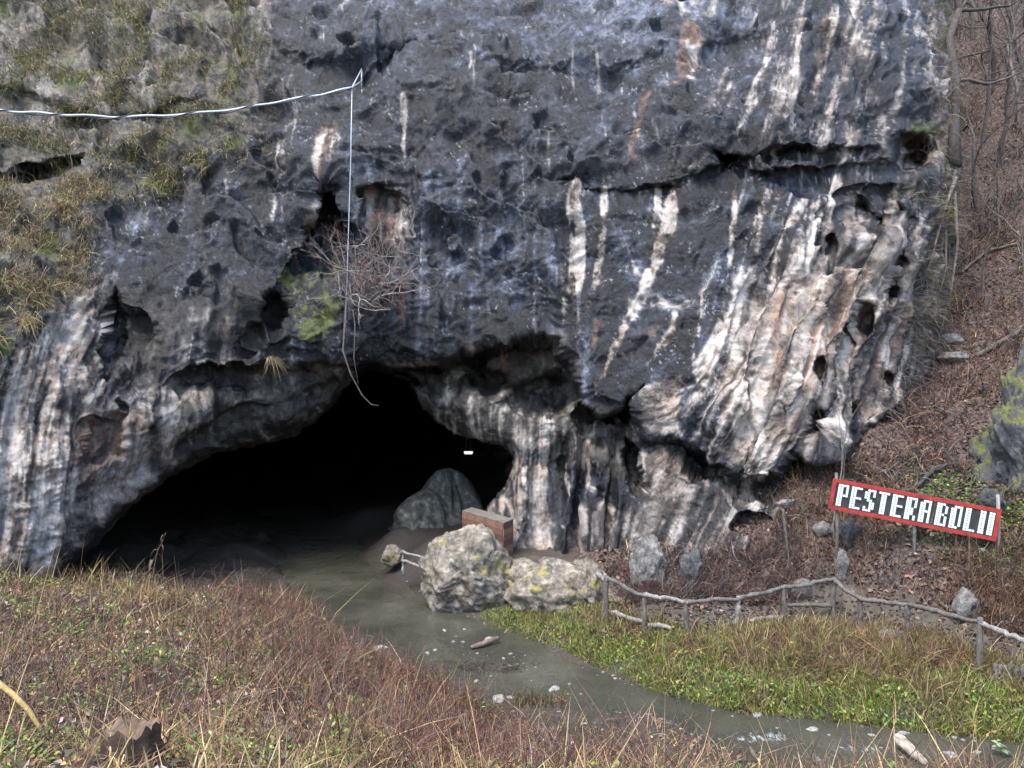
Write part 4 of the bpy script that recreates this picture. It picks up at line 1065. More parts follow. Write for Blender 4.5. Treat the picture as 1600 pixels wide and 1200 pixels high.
leaves(acc, p, 0.05 + 0.05 * RNG.random(n), tints(n, [(0.13, 0.22, 0.04), (0.25, 0.29, 0.05), (0.08, 0.17, 0.05), (0.36, 0.33, 0.07)], [4, 3, 3, 1]), 0.3, 0.6)
p = scatter(2600, -1, 16, 13.4, 21.5, lambda x, y: far_bank(x, y) * np.clip(0.3 + patch(x, y, 1.2, 23.0), 0, 1)); n = len(p); p[:, 2] += 0.03 + 0.10 * RNG.random(n)
leaves(acc, p, 0.05 + 0.06 * RNG.random(n), tints(n, LITTER + [(0.30, 0.22, 0.13)]), 0.5, 0.7)
tag(acc.build('bank_grass', M['leafy']), 'yellow-green grass and weeds on the bank between stream and railing', 'grass', kind='stuff')

acc = Acc()      # tangled dead brush on the bank in front of the railing
for cx, cy, r_, k in [(6.3, 17.2, 0.9, 900), (7.3, 16.4, 0.9, 900), (8.3, 17.6, 1.0, 1100), (9.2, 16.6, 1.0, 1200), (7.8, 18.6, 0.8, 600), (4.0, 17.6, 0.7, 350), (2.9, 18.6, 0.6, 250)]:
    q = np.column_stack([cx + r_ * 0.6 * RNG.normal(size=k), cy + r_ * 0.35 * RNG.normal(size=k)])
    q = np.column_stack([q, ground_z(q[:, 0], q[:, 1])])
    twigs(acc, q, np.column_stack([0.7 * RNG.normal(size=k), -0.4 + 0.5 * RNG.normal(size=k), 0.3 + 0.7 * RNG.random(k)]), 0.25 + 0.45 * RNG.random(k), 0.004 + 0.005 * RNG.random(k), tints(k, REDTW + STRAW[1:3] + GREYTW[:1], [2, 3, 3, 2, 4, 3, 2]), 4, 0.3, 0.25)
tag(acc.build('bank_brush', M['twig']), 'tangled dead brown brush on the bank in front of the railing', 'brush', kind='stuff')

# hillside ---------------------------------------------------------------
def hill(x, y):
    dp = seg_dist(x, y, PATH[:, :2])[0]
    beyond = y > np.interp(x, PATH[5:, 0], PATH[5:, 1])
    return beyond & (dp > 0.4 + 0.3 * pnoise(n3(np.asarray(x) * 1.3, np.asarray(y) * 1.3, 2.0))) & (x > 2.6)
acc = Acc()
p = scatter(30000, 2.5, 34, 15, 55, lambda x, y: hill(x, y) * np.clip(0.8 + 0.5 * patch(x, y, 0.5, 30), 0.15, 1)); n = len(p); p[:, 2] += 0.02 + 0.06 * RNG.random(n)
pk = sstep(-0.2, 0.5, patch(p[:, 0], p[:, 1], 0.35, 33))[:, None]
leaves(acc, p, 0.08 + 0.09 * RNG.random(n), tints(n, LITTER + [(0.27, 0.165, 0.105)], [4, 3, 4, 1, 3, 2], 0.45) * (1.15 - pk * np.array([0.0, 0.12, 0.02])), 0.5, 0.75)
q = np.column_stack([np.interp(np.linspace(0, 1, 1800), np.linspace(0, 1, len(PATH) - 5), PATH[5:, 0]), np.interp(np.linspace(0, 1, 1800), np.linspace(0, 1, len(PATH) - 5), PATH[5:, 1])]) + 0.35 * RNG.normal(size=(1800, 2))
q = np.column_stack([q, ground_z(q[:, 0], q[:, 1]) + 0.02])
leaves(acc, q, 0.06 + 0.07 * RNG.random(1800), tints(1800, LITTER, [4, 4, 3, 1, 3], 0.4), 0.9, 0.75)
tag(acc.build('leaf_litter', M['leafy']), 'brown fallen leaves carpeting the steep hillside behind the sign', 'leaves', kind='stuff')

acc = Acc()
p = scatter(14000, 2.8, 34, 15.5, 55, lambda x, y: hill(x, y) * np.clip(0.15 + 1.5 * patch(x, y, 0.6, 40), 0.02, 1)); n = len(p)
twigs(acc, p, np.column_stack([0.6 * RNG.normal(size=n), -0.35 + 0.5 * RNG.normal(size=n), 0.4 + 0.8 * RNG.random(n)]), (0.25 + 0.6 * RNG.random(n)) * np.where(p[:, 1] > 24, 1.8, 1.0), 0.004 + 0.005 * RNG.random(n) + 0.00035 * p[:, 1], tints(n, REDTW + GREYTW + STRAW[1:3], [2, 2, 2, 3, 4, 3, 4, 1.5, 2], 0.45), 4, 0.35, 0.2)
tag(acc.build('hillside_brush', M['twig']), 'thin bare twigs and dead brush growing over the hillside', 'brush', kind='stuff')

acc = Acc()      # rusty dry grass right of the sign posts and by the rock foot
d_rg = lambda x, y: hill(x, y) * np.clip(np.maximum(sstep(2.6, 0.6, np.hypot((x - 12.2) / 1.3, y - 18.0)), 0.8 * sstep(2.5, 0.8, np.hypot(x - 9.0, (y - 21.6)))) + 0.35 * sstep(5, 2, np.hypot(x - 17, y - 27)), 0, 1)
p = scatter(9000, 5, 20, 15.5, 32, d_rg); n = len(p)
blades(acc, p, 0.18 + 0.35 * RNG.random(n), 0.005 + 0.006 * RNG.random(n), lean(n, 0.6, (-0.2, -0.5, -0.1)), tints(n, [(0.19, 0.105, 0.06), (0.13, 0.07, 0.045), (0.24, 0.16, 0.09), (0.09, 0.055, 0.04)]))
p = scatter(3500, 9, 16, 18, 26, lambda x, y: hill(x, y) * sstep(2.0, 0.7, np.minimum(np.hypot(x - 12.0, (y - 21.0)), np.hypot(x - 13.2, y - 19.4)))); n = len(p)
p[:, 2] += 0.04
leaves(acc, p, 0.07 + 0.08 * RNG.random(n), tints(n, LEAFG, [4, 3, 1, 3]), 0.5)
tag(acc.build('hillside_grass', M['leafy']), 'rusty dry grass with green patches around the lettered sign', 'grass', kind='stuff')

acc = Acc()      # dense fine scrub against the low rocks
k = 5200
q = np.column_stack([2.8 + 5.2 * RNG.random(k), 20.1 + 2.2 * RNG.random(k)])
q = q[patch(q[:, 0], q[:, 1], 1.1, 7.7) > -0.15]; k = len(q)
q = np.column_stack([q, ground_z(q[:, 0], q[:, 1])])
twigs(acc, q, np.column_stack([0.6 * RNG.normal(size=k), -0.3 + 0.5 * RNG.normal(size=k), 0.5 + 0.8 * RNG.random(k)]), 0.2 + 0.6 * RNG.random(k), 0.005 + 0.005 * RNG.random(k), tints(k, REDTW + GREYTW, [3, 2, 1, 4, 3, 2, 4]), 4, 0.3, 0.15)
tag(acc.build('rock_foot_scrub', M['twig']), 'dense dark leafless scrub at the foot of the low rocks behind the railing', 'scrub', kind='stuff')

# plants on the cliff ----------------------------------------------------
Gc = G[nt:, :NC]; soil_g = soil.reshape(NR, NC); moss_g = m_moss.reshape(NR, NC)
Nf = N.reshape(NR, NC, 3)
def cliff_pts(n, wt, cond=None):
    wv = wt.ravel().copy()
    if cond is not None: wv = wv * cond
    wv = np.clip(wv, 0, None); wv /= wv.sum()
    i = RNG.choice(len(wv), n, p=wv)
    return Gc.reshape(-1, 3)[i], Nf.reshape(-1, 3)[i], i
acc = Acc()
cl = fbm(Bf * 0.8 + 50, 3)
left = (px < 430)
p, nn, i = cliff_pts(40000, soil_g, left * np.clip(0.25 + 1.1 * cl, 0, 1)); n = len(p)
low = sstep(200, 330, py[i]) * sstep(260, 120, px[i])
tan_ = RNG.random(n) < (0.45 + 0.45 * low)
cc = np.where(tan_[:, None], tints(n, [(0.36, 0.285, 0.155), (0.25, 0.19, 0.105), (0.44, 0.36, 0.20), (0.15, 0.115, 0.07)]), tints(n, [(0.13, 0.15, 0.04), (0.20, 0.205, 0.06), (0.09, 0.11, 0.03)]))
blades(acc, p, (0.14 + 0.34 * RNG.random(n)) * (1 + 0.4 * low), 0.006 + 0.007 * RNG.random(n), lean(n, 0.3) + nn * 0.3 + np.array([0, 0, -0.75]), cc, up=unit(nn * 0.9 + np.array([0, 0, 0.6]) + 0.3 * RNG.normal(size=(n, 3))))
for cx, cy, r_, k in [(90, 330, 26, 260), (30, 385, 22, 240), (60, 470, 14, 260), (38, 505, 10, 220), (100, 445, 12, 120), (130, 350, 16, 140), (20, 330, 18, 160), (315, 255, 8, 70), (428, 568, 4, 45), (150, 300, 18, 120), (10, 440, 14, 150)]:
    wt = np.exp(-(((px - cx) / r_) ** 2 + ((py - cy) / (r_ * 0.6)) ** 2))
    p, nn, i = cliff_pts(k, wt.reshape(NR, NC))
    blades(acc, p, 0.2 + 0.45 * RNG.random(k), 0.005 + 0.006 * RNG.random(k), lean(k, 0.4) + nn * 0.3 + np.array([0, 0, -1.1]), tints(k, [(0.34, 0.265, 0.14), (0.26, 0.19, 0.10), (0.40, 0.33, 0.19)]), up=unit(nn * 0.8 + np.array([0, 0, 0.6]) + 0.3 * RNG.normal(size=(k, 3))))
p, nn, i = cliff_pts(7500, soil_g * (py < 480).reshape(NR, NC), left * np.clip(0.3 + cl, 0, 1)); n = len(p)
leaves(acc, p + nn * 0.06, 0.06 + 0.07 * RNG.random(n), tints(n, LEAFG + LITTER[:3], [2, 2, 1, 2, 2, 2, 2]), 0.2)
tag(acc.build('cliff_grass', M['leafy']), 'hanging tufts of tan and green grass on the upper left cliff slope', 'grass', kind='stuff')
acc = Acc()
p, nn, i = cliff_pts(7500, soil_g, left * np.clip(0.35 + 1.0 * cl, 0, 1)); n = len(p)
twigs(acc, p, nn * 0.6 + np.array([0, 0, 0.75]) + 0.5 * RNG.normal(size=(n, 3)), 0.3 + 0.7 * RNG.random(n), 0.004 + 0.006 * RNG.random(n), tints(n, GREYTW + REDTW[2:], [3, 3, 3, 2, 2]), 4, 0.3)
p, nn, i = cliff_pts(2600, np.exp(-((px - S[(np.arange(len(px)) // NC)] + 18) / 28) ** 2).reshape(NR, NC), (py > -60) & (py < 640)); n = len(p)
twigs(acc, p, nn * 0.5 + np.array([0.35, 0, -0.35]) + 0.6 * RNG.normal(size=(n, 3)), 0.25 + 0.7 * RNG.random(n), 0.004 + 0.008 * RNG.random(n), tints(n, GREYTW + REDTW[:1] + [(0.10, 0.10, 0.05)], [3, 3, 3, 2, 2]), 4, 0.3, 0.25)
tag(acc.build('cliff_scrub', M['twig']), 'bare grey scrub clinging to the vegetated edges of the cliff', 'scrub', kind='stuff')
acc = Acc()
for cx, cy, r_, k in [(1484, 60, 12, 120), (1488, 160, 12, 160), (1455, 330, 16, 110), (1494, 330, 10, 120), (1425, 300, 10, 60), (1478, 470, 14, 90)]:
    wt = np.exp(-(((px - cx) / r_) ** 2 + ((py - cy) / (r_ * 1.6)) ** 2))
    p, nn, i = cliff_pts(k, wt.reshape(NR, NC))
    blades(acc, p, 0.15 + 0.35 * RNG.random(k), 0.005 + 0.006 * RNG.random(k), lean(k, 0.5, (0.2, 0, -0.9)) + nn * 0.3, tints(k, [(0.26, 0.21, 0.11), (0.14, 0.125, 0.05), (0.09, 0.10, 0.03), (0.18, 0.14, 0.08)]), up=unit(nn * 0.8 + np.array([0.3, 0, 0.5]) + 0.3 * RNG.normal(size=(k, 3))))
tag(acc.build('edge_grass', M['leafy']), 'drooping grass tufts along the right edge of the cliff', 'grass', kind='stuff')

# ------------------------------------------------------------------ woody plants that can be counted
def grow(acc, p, d, L, r, depth, rg, col, up=0.15, spread=0.7, kids=(2, 4), fine=None, fcol=None):
    m = 6 if depth > 0 else 5
    pts = [np.asarray(p, float)]; d = np.asarray(d, float) / np.linalg.norm(d); dirs = [d]
    for k in range(m - 1):
        d = d + rg.normal(size=3) * 0.16 + np.array([0, 0, up * 0.25]); d = d / np.linalg.norm(d)
        pts.append(pts[-1] + d * L / (m - 1)); dirs.append(d)
    (acc if (depth > 1 or fine is None) else fine).tube(pts, np.linspace(r, r * 0.45, m), 6 if r > 0.03 else (4 if r > 0.012 else 3), np.asarray(col) * rg.uniform(0.75, 1.25), cap=False)
    if depth <= 0: return
    for _ in range(rg.integers(kids[0], kids[1] + 1)):
        k = rg.integers(2, m)
        nd = dirs[k] + rg.normal(size=3) * spread + np.array([0, 0, up])
        grow(acc, pts[k], nd, L * rg.uniform(0.45, 0.75), r * rg.uniform(0.35, 0.6), depth - 1, rg, col, up, spread, kids, fine, fcol)
    k = m - 1
    grow(acc, pts[k], dirs[k] + rg.normal(size=3) * 0.2, L * 0.6, r * 0.45, depth - 1, rg, col, up, spread, kids, fine, fcol)

def bare_tree(name, base, L, r, seed, label, cat, group=None, d=(0, 0, 1), depth=4, col=(0.11, 0.095, 0.08), **kw):
    rg = np.random.default_rng(seed)
    t = empty(name, base, label, cat, group)
    a1, a2 = Acc(), Acc()
    grow(a1, base - 0.1 * np.array([0, 0, 1.0]), d, L, r, depth, rg, col, fine=a2, **kw)
    into(a1.build('trunk', M['bark']), t)
    if a2.n: into(a2.build('crown', M['twig']), t)
    return t

# the sapling beside the lettered sign
bare_tree('sapling', hit(1304, 846), 2.6, 0.04, 21, 'slender bare sapling rising at the left end of the lettered sign', 'tree', d=(-0.03, 0, 1), depth=3, up=0.5, spread=0.45, kids=(1, 2))
# bare trees up on the right hillside
for j, (qx, qy, L, r) in enumerate([(1528, 330, 4.5, 0.10), (1560, 260, 5.0, 0.12), (1590, 200, 5.5, 0.12), (1545, 150, 6.0, 0.13), (1575, 90, 6.0, 0.13), (1612, 330, 4.5, 0.10), (1535, 470, 3.0, 0.05), (1585, 430, 3.5, 0.06), (1650, 150, 6, 0.13), (1520, 60, 6.5, 0.14), (1535, 230, 5.0, 0.09), (1570, 170, 5.5, 0.10), (1600, 110, 6, 0.12), (1555, 380, 3.5, 0.06), (1600, 500, 3.0, 0.05), (1580, 330, 4.0, 0.07)]):
    bare_tree('hillside_tree', hit(qx, qy), L, r, 100 + j, 'thin grey leafless tree standing on the hillside above the sign', 'tree', 'leafless trees on the right hillside', d=(-0.15 + 0.1 * (j % 3), -0.2, 1), depth=4, col=(0.095, 0.082, 0.072), kids=(2, 3))
for j, (qx, qy, L) in enumerate([(1385, 720, 0.8), (1420, 690, 0.9), (1460, 640, 1.0), (1500, 690, 0.8), (1440, 590, 1.1), (1520, 600, 1.2), (1350, 740, 0.7), (1545, 520, 1.3), (1500, 470, 1.3), (1480, 740, 0.6), (1395, 900, 0.5), (1450, 905, 0.5), (1560, 905, 0.5), (1250, 800, 0.6)]):
    bare_tree('hillside_shrub', hit(qx, qy), L, 0.02, 500 + j, 'low tangled leafless shrub growing on the leafy hillside', 'shrub', 'leafless shrubs on the right hillside', depth=3, col=[(0.10, 0.075, 0.065), (0.15, 0.125, 0.11), (0.085, 0.05, 0.042)][j % 3], up=0.1, spread=0.9, kids=(3, 4), d=(-0.2, -0.4, 1))
# old tree rooted on the cliff's right edge, roots hanging down the rock
rg = np.random.default_rng(5)
tb = on_cliff(1486, 260, 0.25)
t = empty('cliff_tree', tb, 'old dark tree rooted on the right edge of the cliff with hanging roots', 'tree')
a1, a2, a3 = Acc(), Acc(), Acc()
tr = [on_cliff(1486, y_, o_) for y_, o_ in [(262, 0.2), (200, 0.35), (130, 0.45), (60, 0.6)]]
tr.append(tr[-1] + np.array([0.5, 0.2, 1.2]))
a1.tube(tr, [0.24, 0.20, 0.17, 0.15, 0.13], 8, (0.06, 0.052, 0.045))
for k, dd in enumerate([(0.9, 0.4, 0.9), (0.5, 0, 1.2), (1.2, 0.5, 0.35), (-0.2, -0.3, 1.2), (1.2, 0.0, 0.1)]):
    grow(a1, tr[-1] if k < 4 else tr[2], dd, 2.6, 0.08, 3, rg, (0.07, 0.06, 0.05), fine=a2, kids=(2, 3))
into(a1.build('trunk', M['bark']), t); into(a2.build('crown', M['twig']), t)
for k, line in enumerate([[(1486, 262), (1487, 320), (1484, 390), (1488, 440), (1497, 480)], [(1487, 265), (1493, 330), (1490, 380), (1494, 430)], [(1484, 280), (1470, 330), (1462, 390), (1458, 450)], [(1486, 270), (1478, 350), (1474, 420), (1466, 470)], [(1488, 300), (1496, 380), (1490, 450), (1478, 520)]]):
    a3 = Acc()
    a3.tube([on_cliff(x_, y_, 0.22 + 0.1 * math.sin(k + y_)) for x_, y_ in line], np.linspace(0.07, 0.018, len(line)), 5, (0.085, 0.072, 0.06) if k % 2 else (0.16, 0.135, 0.105))
    into(a3.build('root', M['bark']), t)

# shrub hanging on the rock face above the mouth, with its trailing vine
rg = np.random.default_rng(9)
sb = on_cliff(560, 460, 0.05)
t = empty('hanging_shrub', sb, 'leafless twiggy shrub hanging from the rock face above the cave mouth', 'shrub')
a1, a2 = Acc(), Acc()
for k in range(32):
    b0 = on_cliff(552 + rg.uniform(-6, 70), rg.uniform(395, 490), 0.25)
    grow(a1, b0, (rg.normal() * 0.7 + 0.15, -0.7, rg.uniform(-0.3, 0.9)), rg.uniform(0.8, 1.4), 0.030, 3, rg, [(0.22, 0.19, 0.17), (0.17, 0.105, 0.09), (0.28, 0.245, 0.22)][k % 3], up=0.1, spread=0.8, kids=(2, 3), fine=a2)
into(a1.build('branches', M['bark']), t); into(a2.build('twigs', M['twig']), t)
v1 = [on_cliff(543, 440, 0.25), on_cliff(538, 500, 0.3), un(536, 548, 25.3), un(548, 585, 25.4), un(566, 618, 25.6), un(580, 632, 25.7), un(592, 634, 25.8)]
v2 = [on_cliff(548, 450, 0.25), on_cliff(555, 510, 0.3), un(553, 560, 25.4), un(560, 600, 25.5)]
for k, v in enumerate((v1, v2)):
    a1 = Acc().tube(v, np.linspace(0.035, 0.018, len(v)) * (1.0 if k == 0 else 0.6), 6, (0.10, 0.088, 0.075))
    into(a1.build('vine', M['bark']), t)

# bare shrubs on the near bank above the brambles
for j, (qx, qy, L) in enumerate([(455, 1010, 0.75), (525, 1035, 0.75), (400, 985, 0.6), (600, 1085, 0.65), (350, 960, 0.5), (640, 1110, 0.55), (560, 1060, 0.6), (480, 1060, 0.6), (430, 1000, 0.6), (500, 1020, 0.7), (545, 1045, 0.65), (585, 1075, 0.6), (370, 1010, 0.5), (300, 985, 0.4), (420, 1050, 0.5)]):
    b = hit(qx, qy)
    bare_tree('bare_shrub', b, L, 0.014, 300 + j, 'small red-brown leafless shrub standing in the brambles by the stream', 'shrub', 'leafless shrubs among the brambles', depth=3, col=(0.12, 0.065, 0.052), up=0.25, spread=0.55, kids=(2, 3), d=(0.1, 0, 1))
# tall thin stems in the foreground
for j, (qx, qy, L, r, dx) in enumerate([(966, 1196, 0.85, 0.008, -0.02), (938, 1198, 0.5, 0.007, -0.03), (905, 1192, 0.42, 0.007, 0.02), (918, 1194, 0.36, 0.006, 0.0), (1010, 1196, 0.42, 0.006, 0.06), (1215, 1199, 0.5, 0.006, 0.1)]):
    bare_tree('red_stemmed_plant', hit(qx, qy), L, r, 340 + j, 'tall thin dark red stem rising from the near bank in front of the water', 'plant', 'dark red stems in front of the water', depth=2, col=(0.075, 0.03, 0.03), up=0.6, spread=0.35, kids=(1, 2), d=(dx, 0, 1))

# ------------------------------------------------------------------ single foreground plants
def leafy_plant(name, base, hgt, nl, size, cols, label, cat, lean_=(0, 0), droop=0.3, aspect=0.55, stemcol=(0.12, 0.13, 0.04), r=0.006, lo=0.2):
    t = empty(name, base, label, cat)
    top_ = base + np.array([lean_[0], lean_[1], hgt])
    mid = (base + top_) / 2 + np.array([0.02, 0.01, 0.02])
    into(Acc().tube([base - [0, 0, 0.05], mid, top_], [r, r * 0.8, r * 0.5], 5, stemcol).build('stem', M['twig']), t)
    rg_ = np.random.default_rng(nl * 7 + int(hgt * 100))
    for k in range(nl):
        f = lo + (1 - lo) * (k + 0.5) / nl
        o = base + (top_ - base) * f
        an = k * 2.4 + rg_.uniform(-0.3, 0.3)
        out_ = np.array([math.cos(an), math.sin(an), 0])
        L = size * rg_.uniform(0.7, 1.2) * (1.1 - 0.45 * f)
        sd = np.array([-out_[1], out_[0], 0])
        pts = []
        for u, wv in [(0.0, 0.12), (0.35, 1.0), (0.7, 0.75), (1.0, 0.05)]:
            c = o + out_ * L * u * (1 - 0.3 * droop * u) + np.array([0, 0, 1.0]) * L * (0.35 * u - droop * 1.1 * u * u)
            pts += [c - sd * L * aspect * 0.5 * wv + [0, 0, 0.08 * L * wv], c, c + sd * L * aspect * 0.5 * wv + [0, 0, 0.08 * L * wv]]
        q = [(3 * m_ + s_, 3 * m_ + s_ + 1, 3 * m_ + s_ + 4, 3 * m_ + s_ + 3) for m_ in range(3) for s_ in range(2)]
        into(Acc().add(pts, q, None, np.asarray(cols[k % len(cols)]) * rg_.uniform(0.8, 1.2)).build('leaf', M['leafy']), t)
    return t
leafy_plant('leafy_plant', hit(551, 1142), 0.52, 16, 0.13, [(0.13, 0.26, 0.03), (0.20, 0.33, 0.05), (0.09, 0.18, 0.03)], 'upright bright green leafy plant alone among brown brambles', 'plant', (0.02, 0), 0.6)
leafy_plant('broadleaf_plant', hit(1572, 1199), 0.42, 9, 0.22, [(0.24, 0.32, 0.17), (0.34, 0.40, 0.26), (0.15, 0.24, 0.10)], 'pale green broad-leaved plant overhanging the water at the near bank', 'plant', (-0.1, 0.1), 0.35, lo=0.5)
leafy_plant('withered_plant', hit(226, 905), 1.35, 8, 0.34, [(0.17, 0.125, 0.085), (0.12, 0.085, 0.06)], 'tall withered stalk with drooping brown leaves before the dark cave', 'plant', (0.62, 0), 1.1, 0.3, (0.12, 0.09, 0.06), 0.012, 0.15)
for qx, qy, hh, lx, lb in [(722, 1199, 0.62, -0.05, 'dead stem with curled orange-brown leaves beside the stream edge'), (812, 1200, 0.36, 0.06, 'short dead plant with large curled tan leaves on the near bank')]:
    leafy_plant('dead_leaf_plant', hit(qx, qy), hh, 5, 0.14, [(0.27, 0.15, 0.065), (0.20, 0.11, 0.05)], lb, 'plant', (lx, 0), 1.0, 0.6, (0.16, 0.09, 0.055), 0.006, 0.55)
b = hit(120, 1190)
o = Acc().tube([un(-25, 1050, 7.2), un(20, 1085, 7.1), un(45, 1110, 7.0), un(70, 1150, 6.9)], [0.03, 0.028, 0.024, 0.02], 7, (0.26, 0.19, 0.075)).build('fallen_branch', M['bark'])
tag(o, 'crooked yellow-barked dead branch leaning into the near bank grass', 'branch')
o = Acc().tube([hit(1188, 1199) - [0, 0, 0.1], hit(1188, 1199) + [-0.1, 0, 0.17], hit(1188, 1199) + [-0.17, 0, 0.33]], [0.035, 0.03, 0.024], 7, (0.13, 0.11, 0.06)).build('broken_sapling', M['bark'])
tag(o, 'short thick broken stem leaning on the near bank before white water', 'stem')

# tree stump
b = hit(205, 1190) - np.array([0, 0, 0.22])
rg = np.random.default_rng(2)
t = empty('tree_stump', b, 'rotten dark brown tree stump with jagged top in the near bank grass', 'stump')
an = np.linspace(0, 2 * math.pi, 40, endpoint=False)
V, q = [], []
for k, z in enumerate([-0.2, 0.0, 0.15, 0.3, 0.42, 0.5]):
    rr = (0.21 + 0.10 * math.exp(-max(z, 0) * 6)) * (1 + 0.16 * pnoise(n3(np.cos(an) * 1.6 + 4, np.sin(an) * 1.6, 0.3)) + 0.05 * np.sin(an * 9))
    zz = z + (0.13 * pnoise(n3(np.cos(an) * 2.5, np.sin(an) * 2.5, 8.1)) if k == 5 else 0 * an)
    V.append(np.stack([b[0] + rr * np.cos(an), b[1] + rr * np.sin(an), b[2] + zz], 1))
for k in range(5):
    q += [(k * 40 + s_, k * 40 + (s_ + 1) % 40, (k + 1) * 40 + (s_ + 1) % 40, (k + 1) * 40 + s_) for s_ in range(40)]
into(Acc().add(np.concatenate(V), q, None, (0.055, 0.036, 0.024)).build('bark', M['bark']), t)
Vt = np.vstack([V[5], V[5] * 0.4 + (b + [0, 0, 0.40]) * 0.6, [b + [0, 0, 0.36]]])
qt = [(s_, (s_ + 1) % 40, 40 + (s_ + 1) % 40, 40 + s_) for s_ in range(40)]
into(Acc().add(Vt, qt, [(40 + s_, 40 + (s_ + 1) % 40, 80) for s_ in range(40)], (0.13, 0.09, 0.06)).build('cut_face', M['bark']), t)

# ------------------------------------------------------------------ rocks beside the path and on the slope
def flowstone(name, base, prof, seed, label):
    zz = np.linspace(0, 1, 40); an = np.linspace(0, 2 * math.pi, 64, endpoint=False)
    rr = np.interp(zz, *zip(*prof[0])); H = prof[1]
    A2, Z2 = np.meshgrid(an, zz); R2 = np.repeat(rr[:, None], 64, 1)
    q_ = n3(np.cos(A2).ravel() * 1.5 + seed, np.sin(A2).ravel() * 1.5, Z2.ravel() * 0.7)
    R2 = R2 * (1 + 0.45 * fbm(q_ * 0.8, 3).reshape(R2.shape) + 0.22 * ridged(q_ * np.array([2.2, 2.2, 1.2]), 4, 0.6).reshape(R2.shape) * 0.6)
    V = np.stack([base[0] + R2 * np.cos(A2) + 0.25 * Z2 * H * 0.2, base[1] + R2 * np.sin(A2), base[2] + Z2 * H], -1).reshape(-1, 3)
    ix = np.arange(40 * 64).reshape(40, 64)
    q = np.stack([ix[:-1], np.roll(ix[:-1], -1, 1), np.roll(ix[1:], -1, 1), ix[1:]], -1).reshape(-1, 4)
    V = np.vstack([V, [V[-64:].mean(0)]])
    tag(link(name, np_mesh(name, V, q, [(39 * 64 + s_, 39 * 64 + (s_ + 1) % 64, 40 * 64) for s_ in range(64)]), M['caveRock']), label, 'rock')
flowstone('flowstone_mound', np.array([-3.4, 30.2, 0.5]), ([(0, 1.15), (0.3, 1.0), (0.6, 0.85), (0.8, 0.6), (0.93, 0.3), (1, 0.05)], 1.9), 3.1, 'pale flowstone mound standing in the gloom inside the cave mouth')
flowstone('flowstone_cone', np.array([-2.75, 31.0, 0.5]), ([(0, 1.7), (0.3, 1.35), (0.55, 1.0), (0.8, 0.65), (0.95, 0.35), (1, 0.1)], 2.6), 8.4, 'taller tapering flowstone rising behind the mound inside the cave')
rock('cave_stone', un_z(612, 868, 0.75), (0.7, 0.6, 0.75), 33, M['lichenRock'], 'small pale stone at the end of the railing inside the cave', 'rock', amp=0.25)
rock('ledge_rock', un(822, 908, 22.5), (1.7, 1.5, 1.25), 63, M['lichenRock'], 'low pale ledge of rock joining the large boulder to the earth landing', 'rock', subdiv=5, amp=0.25, cuts=10)
rock('bank_rock', un(878, 932, 21.3), (2.7, 1.9, 1.75), 34, M['lichenRock'], 'pale jagged rock with a yellow lichen patch right of the large boulder', 'rock', subdiv=5, amp=0.3, cuts=8)
rock('lichen_rock', un(921, 915, 20.8), (0.75, 0.8, 1.25), 35, M['lichenRock'], 'upright rock with yellow lichen at the foot of the path steps', 'rock', subdiv=5, amp=0.3, cuts=7)
rock('landing_rock', un(905, 893, 22.0), (0.8, 0.8, 0.6), 36, M['lichenRock'], 'low rock bordering the earth landing before the cave', 'rock', subdiv=4, amp=0.3)
rock('layered_rock', un(1012, 888, 21.3), (0.95, 0.9, 1.7), 37, M['paleRock'], 'upright pale layered rock among dark scrub behind the railing', 'rock', subdiv=5, amp=0.28, cuts=8)
rock('scrub_rock', un(1082, 900, 21.2), (0.8, 0.8, 1.3), 38, M['darkRock'], 'dark rock beside the pale layered one behind the railing', 'rock', subdiv=5, amp=0.3, cuts=8)
rock('mossy_outcrop', un(1616, 735, 21.6), (3.4, 3.2, 5.8), 39, M['mossRock'], 'tall mossy rock outcrop at the right end of the lettered sign', 'rock', subdiv=6, amp=0.30, cuts=7, freq=1.8)
rock('dark_stone', un(1550, 785, 20.4), (0.6, 0.6, 0.75), 40, M['darkRock'], 'dark stone leaning on the mossy outcrop behind the sign', 'rock', amp=0.25, cuts=7)
def on_slope(name, qx, qyb, wpx, hpx, seed, mat, label, depth=0.8, sink=0.12, **kw):
    b = hit(qx, qyb)
    wd, hh = wpx / F * b[1], hpx / F * b[1]
    return rock(name, b + np.array([0, wd * depth * 0.3, hh * (0.5 - sink)]), (wd, wd * depth, hh), seed, mat, label, 'rock', **kw)
on_slope('block_stone', 1257, 938, 36, 36, 51, M['paleRock'], 'square pale block of stone standing behind the railing', amp=0.06, cuts=14, sharp=0.95)
on_slope('standing_stone', 1316, 908, 26, 56, 52, M['paleRock'], 'narrow upright pale stone on the slope behind the railing', amp=0.2, cuts=8)
on_slope('pointed_stone', 1514, 972, 40, 50, 53, M['paleRock'], 'pointed grey and white stone behind the railing below the sign', amp=0.25, cuts=8)
on_slope('slab_stone', 1290, 842, 34, 30, 54, M['paleRock'], 'flat pale slab leaning on the leafy slope left of the sign', amp=0.12, cuts=10)
on_slope('broken_stone', 1332, 855, 36, 46, 55, M['darkRock'], 'broken grey rock below the left end of the lettered sign', amp=0.3, cuts=8)
on_slope('ledge_stone', 1488, 540, 44, 22, 56, M['paleRock'], 'pale rock ledge jutting from the brown hillside, the upper of two', amp=0.2, cuts=9)
on_slope('ledge_stone', 1496, 566, 48, 20, 57, M['paleRock'], 'pale rock ledge jutting from the brown hillside, the lower of two', amp=0.2, cuts=9)
on_slope('brick_fragment', 1432, 870, 10, 6, 58, M['stone'], 'small pinkish stone lying on the leaves below the sign', amp=0.1, cuts=10)
